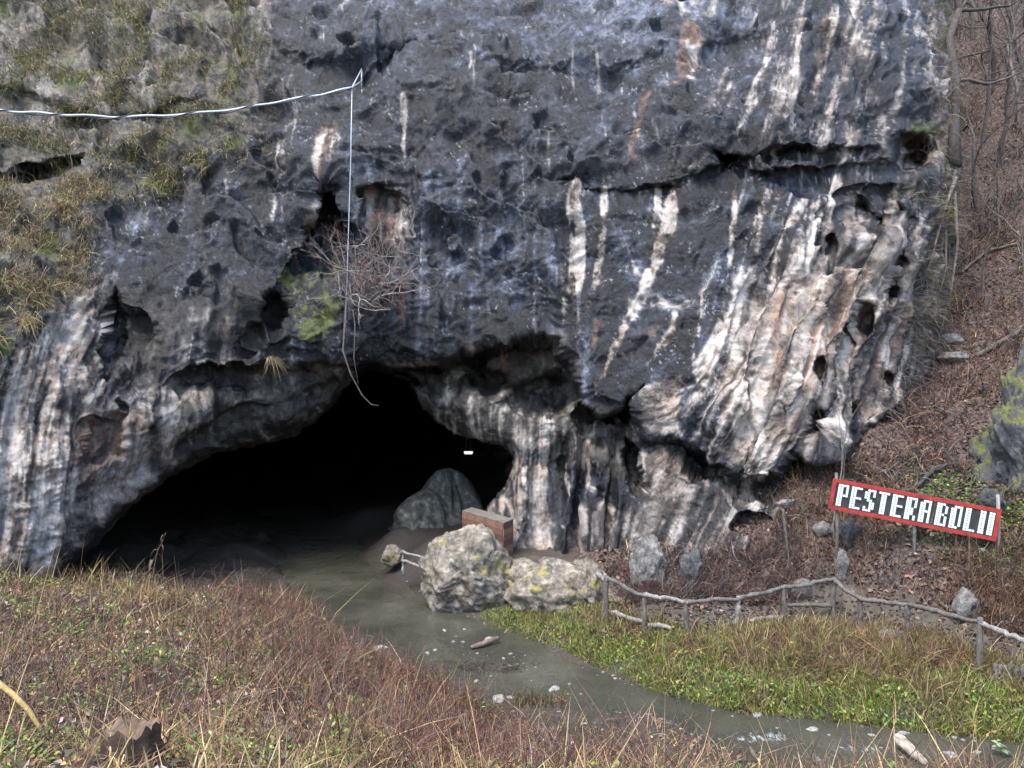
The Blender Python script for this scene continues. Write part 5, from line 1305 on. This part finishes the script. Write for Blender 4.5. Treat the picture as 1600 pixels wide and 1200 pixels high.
on_slope('path_edge_rock', 1400, 1004, 60, 16, 59, M['paleRock'], 'flat white-edged rock beside the path below the railing', amp=0.2)

# stones in and beside the stream
SL = 'pale stone lying in the shallow stream'
for j, (qx, qy, wd) in enumerate([(593, 1014, 26), (634, 1056, 18), (766, 1000, 16), (797, 1022, 10), (694, 986, 9), (726, 984, 7), (781, 1093, 26), (797, 1090, 11), (866, 1077, 22), (869, 1094, 13), (745, 1065, 9), (680, 1016, 8), (691, 1011, 6), (708, 1003, 6), (723, 1003, 6), (746, 1021, 6), (668, 1021, 9), (1270, 1140, 15), (1484, 1180, 22), (1362, 1150, 11), (1184, 1118, 20), (857, 1104, 9), (1526, 1176, 12), (1445, 1138, 18), (872, 1112, 7), (787, 1029, 6), (712, 995, 5), (640, 1005, 6), (758, 1093, 5), (1412, 1146, 14)]):
    b = un_z(qx, qy, -0.01)
    s_ = wd / F * b[1]
    o = rock('stream_stone', b, (s_ * (1.0 + 0.4 * ((j * 7) % 5) / 5), s_ * (0.7 + 0.4 * ((j * 3) % 4) / 4), s_ * (0.4 + 0.3 * ((j * 5) % 3) / 3)), 400 + j, M['stone'], SL, 'stone', 'pale stones in the stream', subdiv=3, amp=0.2, rz=j * 1.3)
    if wd > 24 and qx < 600: o['label'] = 'pinkish rounded stone at the bramble edge of the stream'
    elif qx == 634: o['label'] = 'pale stone under the brambles at the near edge of the stream'
    elif qx == 766: o['label'] = 'pale stone lying against the brown driftwood log'
    elif qx == 797 and qy == 1090: o['label'] = 'small stone touching the wide flat stone in the stream'
    elif qx == 869: o['label'] = 'small stone beside the largest stone on the mid-stream spit'
    elif qx == 1184: o['label'] = 'pale stone at the grassy bank just above the white water'
    elif qx == 1270: o['label'] = 'pale stone standing in the white water'
    elif qx == 1484: o['label'] = 'flat pale stone just downstream of the driftwood stub'
    elif qx == 866: o['label'] = 'largest pale stone on the weedy gravel spit in mid-stream'
    elif qx == 781: o['label'] = 'wide flat pale stone with a smaller one beside it in the stream'

# gravel along the water's edge and in the riffles
acc = Acc()
ico = rock_mesh('pebble', (1, 1, 1), 77, subdiv=1, amp=0.15)
IV = np.array([v.co[:] for v in ico.vertices]); IF = np.array([p_.vertices[:] for p_ in ico.polygons])
bpy.data.meshes.remove(ico)
k = 700
gxs = -4.5 + 13 * RNG.random(k)
side_ = RNG.random(k)
gys = np.where(side_ < 0.5, y_near(gxs) + 0.25 * RNG.normal(size=k) + 0.1, np.where(side_ < 0.75, y_far(gxs) + 0.12 * RNG.normal(size=k) - 0.1, 0))
rif = side_ >= 0.75
gxs = np.where(rif, RNG.choice([-0.8, 0.2, 2.0, 5.0, 6.4], k) + 0.7 * RNG.normal(size=k), gxs)
gys = np.where(rif, (y_near(gxs) * 0.45 + y_far(gxs) * 0.55) + 0.8 * RNG.normal(size=k), gys)
ok = (gys > y_near(gxs) - 0.7) & (gys < y_far(gxs) + 0.1)
for x_, y_ in zip(gxs[ok], gys[ok]):
    sz = 0.03 + 0.09 * RNG.random() ** 3
    z_ = max(ground_z(x_, y_)[0], -0.015)
    acc.add(np.array([x_, y_, z_ + 0.1 * sz]) + IV * sz * np.array([RNG.uniform(0.8, 1.5), RNG.uniform(0.7, 1.2), 0.6]), None, IF, np.array([0.16, 0.148, 0.128]) * RNG.uniform(0.25, 1.7))
tag(acc.build('gravel', M['bark']), 'small grey gravel along the edges of the stream', 'gravel', kind='stuff')

# driftwood
def log(name, pts, rad, col, label, cat='log', sides=8):
    return tag(Acc().pole(pts, rad, sides, col, 0.012, knot=0.06).build(name, M['bark']), label, cat)
log('driftwood_log', [un_z(736, 1011, 0.05), un_z(757, 1005, 0.09), un_z(779, 997, 0.12)], [0.055, 0.07, 0.06], (0.13, 0.095, 0.075), 'brown driftwood log lying in the riffle below the boulder')
log('driftwood_root', [un_z(1402, 1152, 0.18), un_z(1412, 1163, 0.16), un_z(1430, 1178, 0.1), un_z(1448, 1192, 0.04)], [0.10, 0.11, 0.08, 0.05], (0.34, 0.29, 0.235), 'pale barkless driftwood stub in the stream by the grassy bank')
log('fallen_log', [hit(1525, 560) + [0, 0, 0.1], hit(1560, 545) + [0, 0, 0.15], hit(1600, 520) + [0, 0, 0.1]], [0.09, 0.10, 0.08], (0.10, 0.085, 0.07), 'fallen grey trunk lying across the brown hillside above the mossy outcrop')
log('fallen_pole', [hit(1500, 430) + [0, 0, 0.1], hit(1540, 400) + [0, 0, 0.15], hit(1590, 385) + [0, 0, 0.1]], [0.05, 0.06, 0.05], (0.13, 0.11, 0.09), 'thin fallen pole lying high on the brown hillside')
log('slope_branch', [hit(1432, 768) + [0, 0, 0.1], hit(1462, 745) + [0, 0, 0.25], hit(1495, 735) + [0, 0, 0.2]], [0.05, 0.06, 0.04], (0.05, 0.045, 0.04), 'dark dead branch lying on the slope above the sign', 'branch')
acc = Acc()
k = 260
q = np.array([un_z(a_, b_, 0.0) for a_, b_ in zip(770 + 34 * RNG.normal(size=k), 1042 + 4 * RNG.normal(size=k))])
twigs(acc, q, np.column_stack([RNG.normal(size=k), RNG.normal(size=k), 0.1 * RNG.normal(size=k)]), 0.1 + 0.25 * RNG.random(k), 0.006 + 0.006 * RNG.random(k), tints(k, [(0.04, 0.028, 0.022), (0.07, 0.052, 0.04)]), 3, 0.3)
k = 500
q = np.array([un_z(a_, b_, 0.02) for a_, b_ in zip(800 + 80 * RNG.random(k), 1088 + 18 * RNG.random(k))])
blades(acc, q, 0.08 + 0.1 * RNG.random(k), 0.006 + 0.004 * RNG.random(k), lean(k, 0.6), tints(k, [(0.10, 0.09, 0.03), (0.07, 0.05, 0.035)]))
tag(acc.build('stream_debris', M['twig']), 'dark weed and twig debris caught in mid-stream', 'debris', kind='stuff')

# ------------------------------------------------------------------ railing along the path
FP = [(947, 968, 905), (1006, 977, 930), (1073, 985, 940), (1151, 976, 936), (1226, 965, 918), (1301, 957, 906), (1345, 975, 935), (1418, 992, 946), (1530, 1040, 972), (1640, 1078, 1015)]
root = un_z(947, 968, 0.6)
fence = empty('path_railing', root, 'rustic railing of crooked grey poles along the earth path', 'railing')
tops, feet = [], []
for k, (qx, yb, yt) in enumerate(FP):
    b = un_z(qx, yb, 0.6); b[2] = ground_z(b[0], b[1])[0]
    tp = un(qx, yt, b[1])
    lean_ = 0.05 * math.sin(k * 2.7)
    pts = [b - [0, 0, 0.25], b + (tp - b) * 0.5 + [lean_ * 0.5, 0, 0], tp + [lean_, 0, 0.07]]
    into(Acc().pole(pts, [0.075, 0.068, 0.06], 8).build('post', M['darkrail'] if k != 3 else M['rail']), fence)
    tops.append(tp + [lean_, -0.02, 0]); feet.append(b)
start = un(934, 899, tops[0][1] + 0.3)
prev = [start] + tops[:-1]
for k in range(len(tops)):
    a_, b_ = prev[k], tops[k]
    m1 = a_ + (b_ - a_) * 0.35 + [0, 0.01, 0.035 * math.sin(k * 1.9)]; m2 = a_ + (b_ - a_) * 0.7 + [0, 0, -0.03 * math.sin(k * 2.3)]
    o_ = (b_ - a_) / np.linalg.norm(b_ - a_) * 0.06
    into(Acc().pole([a_ - o_, m1, m2, b_ + o_], [0.06, 0.056, 0.052, 0.046], 8).build('rail', M['rail'] if k in (0, 2, 9) else M['darkrail']), fence)
for k, (x0, y0, x1, y1) in enumerate([(955, 957, 1004, 972), (1012, 975, 1050, 983), (1115, 982, 1152, 974), (1172, 971, 1226, 964)]):
    a_ = un(x0, y0, feet[0 if k == 0 else 1 if k == 1 else 3][1] - 0.03); b_ = un(x1, y1, feet[1 if k == 0 else 2 if k == 1 else 3 if k == 2 else 4][1] - 0.03)
    into(Acc().pole([a_, (a_ + b_) / 2 + [0, 0, 0.02], b_], [0.055, 0.06, 0.05], 8).build('ground_rail', M['rail']), fence)
for i0, i1, h0, h1 in [(4, 5, 0.42, 0.25), (6, 7, 0.12, 0.05)]:
    a_, b_ = feet[i0] + [0, 0, h0], feet[i1] + [0, 0, h1]
    into(Acc().pole([a_, (a_ + b_) / 2 + [0, 0, -0.02], b_], [0.05, 0.055, 0.045], 7).build('middle_rail', M['darkrail']), fence)

# timber edging that holds the path at the right
pa, pb = un_z(1535, 1042, 0.55), un_z(1640, 1066, 0.55)
edg = empty('path_edging', pa, 'row of short upright stakes holding the earth path by the stream bank', 'edging')
rg = np.random.default_rng(3)
for k in range(13):
    b = pa + (pb - pa) * (k / 12) + [rg.normal() * 0.03, -0.25 + rg.normal() * 0.04, 0]
    z0 = ground_z(b[0], b[1])[0]
    tz = 0.74 + rg.normal() * 0.05
    into(Acc().pole([[b[0], b[1], z0 - 0.25], [b[0] + rg.normal() * 0.02, b[1], (z0 + tz) / 2], [b[0] + rg.normal() * 0.03, b[1], tz]], [0.05, 0.05, 0.045], 7).build('stake', M['darkrail']), edg)

# stone and timber steps between landing and railing
rg = np.random.default_rng(14)
for k in range(5):
    f = k / 4
    c = np.array([1.55, 22.6, 0]) * (1 - f) + np.array([2.75, 20.7, 0]) * f
    c[2] = ground_z(c[0], c[1])[0] + 0.03
    rock('path_step', c, (1.15, 0.55, 0.24), 600 + k, M['lichenRock'], 'worn flat stone path step, ' + ['topmost, at the cave landing', 'second below the cave landing', 'third below the cave landing', 'fourth below the cave landing', 'lowest, where the railing begins'][k], 'step', 'worn stone steps to the cave landing', rz=-0.5 + rg.normal() * 0.15, amp=0.06, cuts=10, subdiv=4)

# lone stick by the low rock
b = hit(1232, 868)
tag(Acc().pole([b - [0, 0, 0.1], b + [-0.07, 0, 0.6], b + [-0.16, 0, 1.25]], [0.045, 0.042, 0.038], 7).build('wooden_stake', M['darkrail']), 'single slanting wooden stake beside the low grey rock', 'stake')

# railing inside the cave
ra, rb = un_z(630, 880, 0.85), un_z(672, 892, 0.85)
cr = empty('cave_railing', ra, 'short grey wooden railing inside the cave left of the boulder', 'railing')
for b in (ra, rb):
    into(Acc().pole([b - [0, 0, 0.4], b + [0, 0, 0.42]], [0.05, 0.045], 7).build('post', M['rail']), cr)
into(Acc().pole([ra + [-0.05, -0.05, 0.38], rb + [0.3, -0.05, 0.30]], [0.045, 0.04], 7).build('rail', M['rail']), cr)
into(Acc().pole([ra + [-0.05, -0.05, 0.12], rb + [0.3, -0.05, -0.12]], [0.045, 0.04], 7).build('rail', M['rail']), cr)

# ------------------------------------------------------------------ brown plank enclosure behind the boulder
A_, B_, C_ = np.array([-1.67, 26.0]), np.array([-0.28, 23.8]), np.array([0.02, 24.5])
zb, zt = 0.85, 2.17
D_ = A_ + (C_ - B_)
box = empty('plank_enclosure', (B_[0], B_[1], zb), 'box-like enclosure of brown horizontal planks behind the large boulder', 'enclosure')
def wall_planks(p0, p1, nrows, name='plank'):
    d = np.append(p1 - p0, 0); L = np.linalg.norm(d); d /= L
    nrm = np.array([d[1], -d[0], 0]); ax = np.array([d, nrm, [0, 0, 1]])
    hrow = (zt - zb) / nrows
    for k in range(nrows):
        c = np.append((p0 + p1) / 2, zb + (k + 0.5) * hrow) + nrm * (0.004 * ((k * 7) % 3))
        into(Acc().box(c, (L - 0.012, 0.04, hrow - 0.012), ax).build(name, M[('plank', 'plank_b', 'plank_c')[(k * 5 + int(10 * L)) % 3]], smooth=False), box)
wall_planks(A_, B_, 7); wall_planks(B_, C_, 7); wall_planks(C_, D_, 7); wall_planks(D_, A_, 7)
d = np.append(B_ - A_, 0); d /= np.linalg.norm(d); e2 = np.append(C_ - B_, 0); wl = np.linalg.norm(e2); e2 /= wl
for k in range(4):
    c = np.append(A_ + (B_ - A_) / 2 + (C_ - B_) * (k + 0.5) / 4, zt + 0.022)
    into(Acc().box(c, (np.linalg.norm(B_ - A_) + 0.1, wl / 4 - 0.008, 0.035), np.array([d, e2, [0, 0, 1]])).build('top_board', M['plank_top'], smooth=False), box)

# ------------------------------------------------------------------ lettered sign
k = NT('bottle_plastic'); M['bottle'] = k.done(k.mix(k.ramp(k.noise(40, 2), [(0.4, 0.0), (0.6, 1.0)]), (0.62, 0.80, 0.80), (0.82, 0.88, 0.88)), 0.3)
k = NT('bottle_cap'); M['cap'] = k.done((0.16, 0.28, 0.31), 0.4)
k = NT('sign_board'); M['board'] = k.done(k.ramp(k.noise(8, 5), [(0.35, (0.010, 0.010, 0.012)), (0.7, (0.035, 0.03, 0.03))]), 0.7)
TL, TR = un(1302, 747, 20.5), un(1565, 796, 19.35)
U = TR - TL; LEN = np.linalg.norm(U); U /= LEN
HGT = 0.82
Nn = np.cross(U, [0, 0, 1]); Nn /= np.linalg.norm(Nn)
if Nn[1] > 0: Nn = -Nn
Vv = np.cross(Nn, U); Vv = Vv if Vv[2] > 0 else -Vv
Vv = Vv + np.array([0, 0, 0.0])
SAX = np.array([U, Nn, Vv])
def sp(u, v, n=0.0): return TL + U * u + Vv * (v - HGT) + Nn * n      # v measured up from the lower edge
sign = empty('lettered_sign', sp(LEN / 2, 0), 'long red-framed dark sign with white bottle lettering on the hillside', 'sign')
fw = 0.10
for c, sz in [(sp(LEN / 2, HGT - fw / 2, 0.02), (LEN, 0.05, fw)), (sp(LEN / 2, fw / 2, 0.02), (LEN, 0.05, fw)), (sp(fw / 2, HGT / 2, 0.024), (fw, 0.05, HGT - 2 * fw - 0.004)), (sp(LEN - fw / 2, HGT / 2, 0.024), (fw, 0.05, HGT - 2 * fw - 0.004))]:
    into(Acc().box(c, sz, SAX).build('frame_board', M['paint'], smooth=False), sign)
FONT = {'P': ['1111', '1101', '1101', '1111', '1100', '1100', '1100'], 'E': ['1111', '1100', '1100', '1111', '1100', '1100', '1111'], 'S': ['0111', '1101', '1100', '0110', '0011', '1011', '1110'],
        'T': ['1111', '0110', '0110', '0110', '0110', '0110', '0110'], 'R': ['1111', '1101', '1101', '1110', '1110', '1101', '1101'], 'A': ['0111', '1101', '1101', '1111', '1101', '1101', '1101'],
        'B': ['1110', '1101', '1101', '1110', '1101', '1101', '1111'], 'O': ['0111', '1101', '1101', '1101', '1101', '1101', '1110'], 'L': ['1100', '1100', '1100', '1100', '1100', '1100', '1111'], 'I': ['11', '11', '11', '11', '11', '11', '11']}
FONT = {c_: [r_[j] for j in (0, 1, 1, 2, 3, 4, 4, 5, 6)] for c_, r_ in FONT.items()}
inner = LEN - 2 * fw
cell = inner / 57.0
rowh = (HGT - 2 * fw - 0.03) / 9
ang = np.linspace(0, 2 * math.pi, 12, endpoint=False)
u0 = fw + cell * 0.9
gap_u = None
for ch in 'PESTERA BOLII':
    if ch == ' ':
        gap_u = u0 - 0.3 * cell; u0 += 0.8 * cell; continue
    a1, a2 = Acc(), Acc()
    for r_, row in enumerate(FONT[ch]):
        for c_, v in enumerate(row):
            if v != '1': continue
            ctr_ = sp(u0 + (c_ + 0.5) * cell, HGT - fw - 0.015 - (r_ + 0.5) * rowh, 0.0)
            rad = 0.485 * max(cell, rowh)
            ringv = lambda rr, n_: [ctr_ + U * rr * math.cos(t_) + Vv * rr * math.sin(t_) + Nn * n_ for t_ in ang]
            V = ringv(rad, 0.03 + 0.002 * ((r_ + c_) % 2)) + ringv(rad * 0.92, 0.055 + 0.002 * ((r_ + c_) % 2)) + ringv(rad * 0.3, 0.048)
            q = [(12 * m_ + s_, 12 * m_ + (s_ + 1) % 12, 12 * (m_ + 1) + (s_ + 1) % 12, 12 * (m_ + 1) + s_) for m_ in range(2) for s_ in range(12)]
            a1.add(V, q)
            a2.add([ctr_ + Nn * 0.049] + [ctr_ + U * rad * 0.3 * math.cos(t_) + Vv * rad * 0.3 * math.sin(t_) + Nn * 0.049 for t_ in ang], None, [(0, 1 + s_, 1 + (s_ + 1) % 12) for s_ in range(12)])
    lt = into(a1.build('letter', M['bottle']), sign)
    lt['label'] = 'letter %s made of pale bottle bottoms' % ch
    cp = a2.build('bottle_bottoms', M['cap']); cp.parent = lt; cp['kind'] = 'stuff'; lt['kind'] = 'stuff'
    u0 += (len(FONT[ch][0]) + 1) * cell
for ua, ub in [(fw, gap_u), (gap_u + 0.7 * cell, LEN - fw)]:
    into(Acc().box(sp((ua + ub) / 2, HGT / 2, 0.005), (ub - ua, 0.02, HGT - 2 * fw - 0.006), SAX).build('board', M['board'], smooth=False), sign)
for u_, up_ in [(0.06, 0.15), (LEN * 0.5, -0.1), (LEN - 0.12, 0.35)]:
    tp = sp(u_, HGT + up_, -0.07)
    b = np.array([tp[0], tp[1], ground_z(tp[0], tp[1])[0] - 0.3])
    into(Acc().tube([b, (b + tp) / 2 + [0.02, 0, 0], tp], [0.05, 0.047, 0.042], 7).build('post', M['rail'] if u_ > 1 else M['darkrail']), sign)
br = sp(LEN * 0.55, 0.05, -0.05)
into(Acc().tube([br, np.array([br[0] + 0.25, br[1] + 0.5, ground_z(br[0] + 0.25, br[1] + 0.5)[0] - 0.15])], [0.045, 0.04], 7).build('brace', M['darkrail']), sign)

# ------------------------------------------------------------------ cable, bracket, wire, lamp
k = NT('galvanised_metal'); M['metal'] = k.done(k.ramp(k.noise(20, 4), [(0.35, (0.26, 0.29, 0.33)), (0.7, (0.50, 0.53, 0.57))]), 0.45, Metallic=0.2)
k = NT('black_cable'); M['cable'] = k.done((0.03, 0.032, 0.036), 0.5)
br0 = on_cliff(562, 130, 0.0)
wire_d = min(on_cliff(548 - 8 * f_, 140 + 380 * f_)[1] for f_ in np.linspace(0, 1, 60)) - 0.12
tip = un(550, 137, min(br0[1] - 0.5, wire_d))
brk = empty('cable_bracket', br0, 'pale metal angle bracket fixed to the cliff face carrying the cable', 'bracket')
t1, t2 = un(565, 108, br0[1] - 0.1), un(565, 140, br0[1] - 0.1)
for a_, b_ in [(t1, tip), (t1, t2), (un(565, 127, br0[1] - 0.1), tip), (t1, on_cliff(566, 108) + [0, 0.3, 0]), (t2, on_cliff(566, 140) + [0, 0.3, 0])]:
    into(Acc().tube([a_, b_], [0.024, 0.024], 6).build('arm', M['metal']), brk)
cpx = [(550, 137), (500, 148), (440, 158), (380, 169), (320, 176), (250, 181), (180, 183), (110, 180), (50, 176), (0, 173), (-80, 160), (-250, 115)]
def dcab(x_): return tip[1] + (x_ - 550) * 0.006
cab = empty('overhead_cable', tip, 'pale sagging cable with a dark strand strung across the cliff to its bracket', 'cable')
pts = np.array([un(x_, y_, dcab(x_)) for x_, y_ in cpx])
tt_ = np.linspace(0, len(pts) - 1, 90)
fine_pts = np.stack([np.interp(tt_, np.arange(len(pts)), pts[:, k]) for k in range(3)], 1)
fine_pts[:, 2] += 0.02 * np.sin(tt_ * 5)
into(Acc().tube(fine_pts, 0.036, 7).build('pipe', M['metal']), cab)
strand = fine_pts + np.stack([0 * tt_, -0.045 * np.cos(tt_ * 4.2), -0.055 * np.sin(tt_ * 4.2) - 0.02], 1)
into(Acc().tube(strand, 0.02, 5).build('strand', M['cable']), cab)
wp = [tip, un(548, 250, wire_d), un(544, 380, wire_d), un(540, 520, wire_d)]
tag(Acc().tube(wp, 0.016, 5).build('hanging_wire', M['metal']), 'thin pale wire hanging straight down the rock from the bracket', 'wire')
k = NT('lamp_white'); M['lamp'] = k.done((0.8, 0.8, 0.8), 0.4, Emission_Color=(0.9, 0.95, 1.0), Emission_Strength=0.18)
lp = un(732, 707, 27.9)
lamp = empty('hanging_lamp', lp, 'small white strip lamp hanging under the cave roof', 'lamp')
into(Acc().box(lp + [0, 0, 0.02], (0.32, 0.10, 0.035)).build('housing', M['lamp'], smooth=False), lamp)
into(Acc().box(lp - [0, 0, 0.03], (0.28, 0.07, 0.05)).build('tube_cover', M['lamp'], smooth=False), lamp)
for s_ in (-0.1, 0.1):
    into(Acc().tube([lp + [s_, 0, 0.04], lp + [s_ * 0.4, 0, 0.9]], [0.005, 0.005], 4).build('suspension_wire', M['cable']), lamp)
